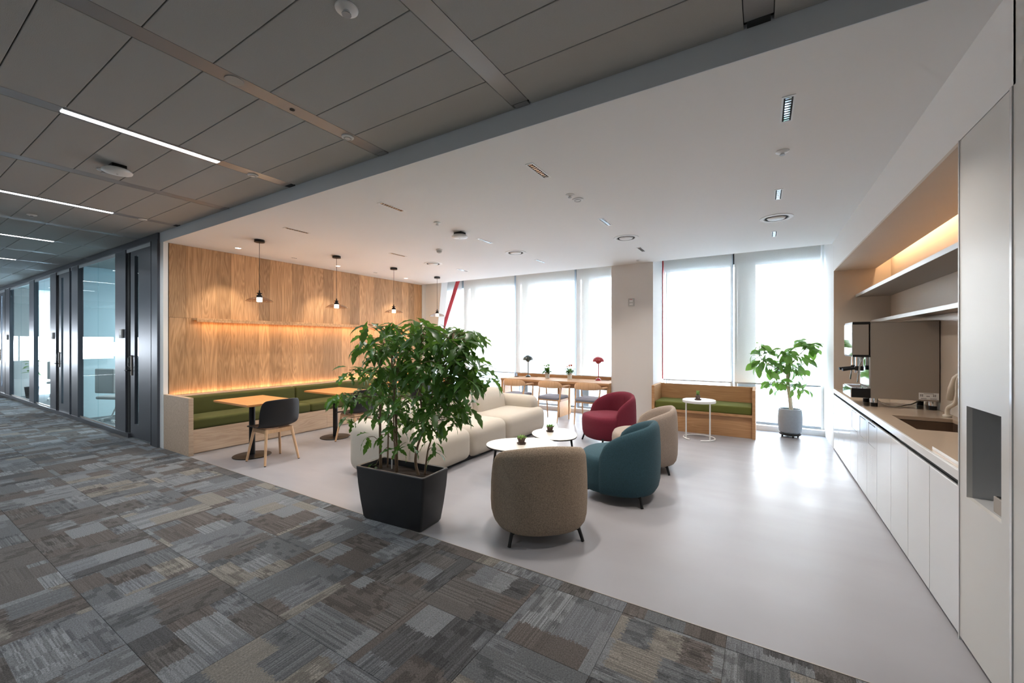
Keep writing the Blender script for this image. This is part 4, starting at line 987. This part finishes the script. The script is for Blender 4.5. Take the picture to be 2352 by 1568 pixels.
for k in range(7): box(gr, .035, .145, n0+.012+k*.021, n0+.022+k*.021, m0+.07, m0+.073)
obj('tray_grille', gr, M_dark, tr_)
obj('dispenser_nozzle', T([(.09, n0+.08, m1), (.09, n0+.08, m1-.05)], .014, 12), M_chrome, t)
obj('plinth', B(.02, .05, 0, TW, 0, .02), M_dark, t)
# coffee machine (front faces -x)
t = thing('espresso_machine', 'big brushed steel espresso machine on the worktop', 'coffee machine', (.93, 5.43, .85)); D_ = .46
obj('body', B(0, .50, 0, D_, .085, .85, .003), M_steel, t); obj('top_plate', B(-.005, .503, -.003, D_+.003, .85, .862, .002), M_steel, t)
hd = obj('brew_head', B(-.14, -.012, 0, D_, .52, .835, .004), M_steel, t); obj('head_cap', B(-.142, -.0, -.003, D_+.003, .835, .86, .003), M_black, hd); obj('head_base', B(-.14, 0, -.002, D_+.002, .50, .52), M_black, hd)
obj('front_mirror', B(-.146, -.1405, .0, D_, .515, .84), M_chrome, hd); obj('lower_mirror', B(-.01, -.001, .01, D_-.01, .20, .50), M_chrome, t)
tr_ = obj('drip_tray', B(-.15, .0, -.004, D_+.004, .085, .18, .004), M_black, t)
obj('tray_front', B(-.158, -.15, -.002, D_+.002, .085, .18), M_chrome, tr_)
gr = BM()
for k in range(9): box(gr, -.145+k*.0155, -.138+k*.0155, .01, D_-.01, .18, .188)
obj('tray_grille', gr, M_chrome, tr_)
for yy in (.12, .34):
    g_ = obj('group_head', cyl(.034, .40, .50, 20, .003, cx=-.07, cy=yy), M_chrome, t, smooth='auto')
    obj('portafilter', cyl(.038, .355, .40, 20, .003, cx=-.07, cy=yy), M_black, g_, smooth='auto'); obj('portafilter_handle', T([(-.10, yy, .378), (-.21, yy-.02, .36)], [.012, .016], 12), M_black, g_, smooth='auto')
    obj('spout', T([(-.07, yy-.015, .355), (-.07, yy-.02, .32)], .007, 8), M_chrome, g_)
for yy in (.03, D_-.03): obj('steam_wand', T([(-.05, yy, .5), (-.08, yy-.01, .42), (-.10, yy-.01, .24)], .007, 8), M_chrome, t, smooth='auto')
for x in (.035, .465):
    for yy in (.04, D_-.04):
        f = obj('foot', cyl(.03, .04, .085, 20, cx=x, cy=yy), M_chrome, t, smooth='auto'); obj('rubber_foot', cyl(.028, 0, .04, 20, cx=x, cy=yy), M_black, f, smooth='auto')
st = obj('info_sticker', B(.355, .495, -.0035, -.003, .10, .165), M_wp, t)
ink = BM()
for k in range(3):
    for j in range(4 if k != 1 else 2): box(ink, .365+k*.045+(j % 2)*.012, .373+k*.045+(j % 2)*.012, -.0042, -.0036, .13+(j//2)*.012, .137+(j//2)*.012)
box(ink, .39, .46, -.0042, -.0036, .155, .158); box(ink, .37, .41, -.0042, -.0036, .108, .112); box(ink, .435, .48, -.0042, -.0036, .108, .112)
obj('sticker_print', ink, M_ink, st)
tag(obj('water_hose', T(smoothpath([(1.02, 5.75, .90), (1.05, 5.6, .875), (1.08, 5.50, .862), (1.16, 5.50, .858), (1.22, 5.62, .862), (1.3, 5.7, .87), (1.38, 5.8, .90)]), .006, 8), M_water, smooth=True), 'white hose looped under the espresso machine', 'hose')

# ------------------------------------------------------------ lounge ceiling fixtures
cell = None
names = {0: 'nearest the corridor', 1: 'in the middle row', 2: 'nearest the windows'}
cols_ = {0: 'above the kitchen side', 1: 'above the armchairs', 2: 'above the sofa', 3: 'above the cafe tables'}
for i, x in enumerate(LINX):
    for j, y_ in enumerate(LINY):
        lb = 'slim louvred downlight %s, %s' % (cols_[i], names[j])
        if cell is None:
            t = thing('linear_downlight', lb, 'downlight', (x, y_, CZ), group='louvred downlights in the lounge ceiling'); cell = t
            fr = BM()
            for q in ((-.034, -.024, -.165, .165), (.024, .034, -.165, .165), (-.024, .024, -.165, -.15), (-.024, .024, .15, .165)): box(fr, *q, -.004, 0)
            obj('frame', fr, M_wp, t); obj('backing', B(-.024, .024, -.15, .15, -.0012, -.0004), M_dark, t)
            for k in range(10):
                b_ = BM(); yy = -.138+k*.0305
                box(b_, -.015, .015, yy-.008, yy+.008, -.0035, -.0015); obj('reflector_cell', b_, M_chrome, t)
        else: dup(cell, (x, y_, CZ), None, lb)
for x, lb in zip((.131, -1.584, -3.333, -5.07), ('on the kitchen side', 'above the armchairs', 'above the sofa', 'above the cafe tables')):
    t = thing('round_air_diffuser', 'round white ceiling air diffuser '+lb, 'air vent', (x, 5.55, CZ), group='round air diffusers in the lounge ceiling')
    obj('outer_ring', lathe([(.165, 0), (.163, -.006), (.125, -.010), (.12, -.002)], 48, close=False), M_wp, t, smooth='auto')
    obj('throat', lathe([(.12, -.002), (.0, -.001)], 40, close=False), M_inset, t)
    obj('middle_ring', lathe([(.112, -.004), (.11, -.010), (.10, -.010), (.098, -.004)], 40, close=False), M_dark, t)
    obj('centre_disc', lathe([(.0, -.024), (.05, -.022), (.085, -.014), (.09, -.004)], 40, close=False), M_wp, t, smooth=True)
def small_disc(x, y_, r, z, name, lb, cat, gr, nozzle=True):
    t = thing(name, lb, cat, (x, y_, z), group=gr)
    obj('cover_plate', lathe([(r, 0), (r*.98, -.006), (r*.6, -.012), (0, -.013)], 28, close=False), M_wp, t, smooth='auto')
    if nozzle: obj('nozzle', cyl(r*.3, -.026, -.012, 12), M_chrome, t); obj('deflector', cyl(r*.42, -.030, -.026, 12), M_inset, t)
    else: obj('face_ring', lathe([(r*.62, -.012), (r*.62, -.016), (r*.5, -.016), (r*.5, -.012)], 24, close=False), M_grey, t)
SG = 'sprinkler heads'
small_disc(.124, 3.642, .045, CZ, 'sprinkler_head', 'sprinkler head in the lounge ceiling on the kitchen side', 'sprinkler', SG)
small_disc(-1.582, 3.648, .042, CZ, 'sprinkler_head', 'sprinkler head in the lounge ceiling above the armchairs', 'sprinkler', SG)
small_disc(-3.293, 3.675, .042, CZ, 'sprinkler_head', 'sprinkler head in the lounge ceiling above the sofa', 'sprinkler', SG)
small_disc(-1.569, 3.811, .055, CZ, 'ceiling_speaker', 'small flat round device beside the armchair sprinkler', 'ceiling device', None, False)
small_disc(-1.66, 1.228, .052, GZ, 'sprinkler_head', 'sprinkler head in the grey tile nearest the camera', 'sprinkler', SG)
small_disc(-5.089, 1.225, .045, GZ, 'sprinkler_head', 'sprinkler head in the corridor ceiling by the access point', 'sprinkler', SG)
small_disc(-7.622, 1.199, .045, GZ, 'sprinkler_head', 'sprinkler head farther down the corridor ceiling', 'sprinkler', SG)
small_disc(-1.84, 7.156, .03, CZ, 'ceiling_sensor', 'tiny sensor in the lounge ceiling near the pillar', 'sensor', 'small ceiling sensors', False)
tag(obj('cover_disc', cyl(.05, -.003, .001, 32, .001), mat('cover_grey', 'a3a19e', .6), loc=(-2.687, 1.215, GZ), smooth='auto'), 'flush grey cover disc in the second metal strip', 'ceiling device')
small_disc(-2.69, 2.00, .045, GZ, 'smoke_detector', 'white round smoke detector on the second metal strip', 'smoke detector', None, False)
small_disc(-4.056, 1.993, .045, GZ, 'ceiling_speaker', 'small round device on the lit strip end', 'ceiling device', None, False)
small_disc(-6.693, 1.976, .045, GZ, 'ceiling_speaker', 'small round device on the second lit strip end', 'ceiling device', None, False)
tag(obj('strip_hole', cyl(.016, -.002, 0, 20), M_dark, loc=(-2.693, 1.571, GZ)), 'small black round hole plug in the second metal strip', 'ceiling device')
t = thing('smoke_detector', 'white cylindrical smoke detector in the lounge ceiling', 'smoke detector', (-4.224, 4.761, CZ))
obj('base', cyl(.05, -.018, 0, 28, .002), M_wp, t, smooth='auto'); obj('sensor_head', lathe([(.042, -.018), (.036, -.045), (.02, -.055), (0, -.056)], 28, close=False), M_grey, t, smooth='auto')
for loc, lb in (((-3.344, 4.163, CZ), 'white wireless access point under the lounge ceiling'), ((-4.86, 1.26, GZ), 'white wireless access point under the corridor ceiling')):
    t = thing('access_point', lb, 'access point', loc, group='round ceiling access points')
    obj('bracket', B(-.06, .06, -.05, .05, -.035, 0, .004), M_black, t); obj('dome', lathe([(0, -.075), (.06, -.072), (.10, -.062), (.105, -.05), (.09, -.035), (0, -.035)], 40), M_wp, t, smooth=True)
    obj('indicator', cyl(.008, -.077, -.074, 10), M_grey, t)
for y_, lb in ((3.1, 'nearest the corridor'), (4.8, 'in the middle'), (6.5, 'farthest toward the window')):
    t = thing('recessed_spotlight', 'lit recessed spotlight by the oak wall '+lb, 'spotlight', (-6.74, y_, CZ), group='recessed spotlights by the oak wall')
    obj('trim_ring', lathe([(.052, 0), (.05, -.004), (.038, -.004), (.036, 0)], 28, close=False), M_wp, t); obj('lens', cyl(.036, -.0015, -.0005, 24), M_spot, t)
for y_, lb in ((3.96, 'nearer the corridor'), (5.65, 'nearer the window')):
    t = thing('speaker_grille', 'tiny slotted ceiling grille by the oak wall '+lb, 'grille', (-6.72, y_, CZ), group='tiny ceiling grilles by the oak wall')
    obj('frame', B(-.02, .02, -.05, .05, -.003, 0), M_wp, t)
    for k in range(3): obj('slot', B(-.012, .012, -.04+k*.03, -.022+k*.03, -.0045, -.003), M_dark, t)
# pendants
def pendant(x, y_, lb):
    t = thing('pendant_lamp', lb, 'pendant lamp', (x, y_, CZ), group='glass disc pendant lamps over the cafe tables')
    obj('ceiling_rose', cyl(.065, -.035, 0, 32, .003), M_black, t, smooth='auto'); obj('cord', T([(0, 0, -.035), (0, 0, -.73)], .003, 8), M_black, t)
    obj('socket', lathe([(.008, -.70), (.010, -.735), (.034, -.737), (.034, -.745), (.020, -.75), (.020, -.765), (.036, -.768), (.038, -.80), (.0, -.80)], 28, close=False), M_black, t, smooth='auto')
    obj('shade', lathe([(.03, -.790), (.07, -.797), (.11, -.810), (.145, -.828), (.17, -.850), (.172, -.853), (.168, -.853), (.142, -.832), (.108, -.814), (.07, -.801), (.03, -.794)], 48, close=False), M_smoke, t, smooth=True)
    obj('light_diffuser', cyl(.034, -.855, -.80, 28, .003), M_bulb, t, smooth='auto')
    lamp('POINT', 'pendant_bulb', (x, y_, CZ-.90), 7, (1, .80, .58), (.03, .03))
PY = (3.011, 4.234, 5.477, 6.719)
for y_, x, lb in zip(PY, (-5.955, -5.98, -6.0, -6.02), ('nearest the corridor', 'second from the corridor', 'third from the corridor', 'farthest, before the white column')): pendant(x, y_, 'glass disc pendant lamp '+lb)
# corridor strip lights
for x, lb in zip(LIT, ('nearest the camera', 'second down the corridor', 'third down the corridor', 'fourth down the corridor', 'fifth down the corridor', 'sixth down the corridor')):
    t = thing('strip_light', 'long white ceiling strip light '+lb, 'ceiling light', (x, 1.23, GZ), group='strip lights in the corridor ceiling')
    obj('diffuser', B(-.032, .032, -.465, .465, -.001, .006), M_led, t)
    for s in (-1, 1): obj('housing_edge', B(s*.046-.013, s*.046+.013, -.468, .468, -.003, .008, .001), M_strip, t)
t = thing('thermostat', 'small white wall controller on the pillar', 'thermostat', (-2.03, YC-.001, 2.225))
obj('housing', B(-.055, .055, -.018, 0, -.07, .07, .004), M_grey, t); obj('display', B(-.03, .03, -.0195, -.0175, .0, .05), M_wp, t); obj('red_mark', B(-.025, .025, -.0205, -.0193, .045, .052), M_redb, t); obj('button', B(-.03, .03, -.021, -.0175, -.05, -.02), M_wp, t)
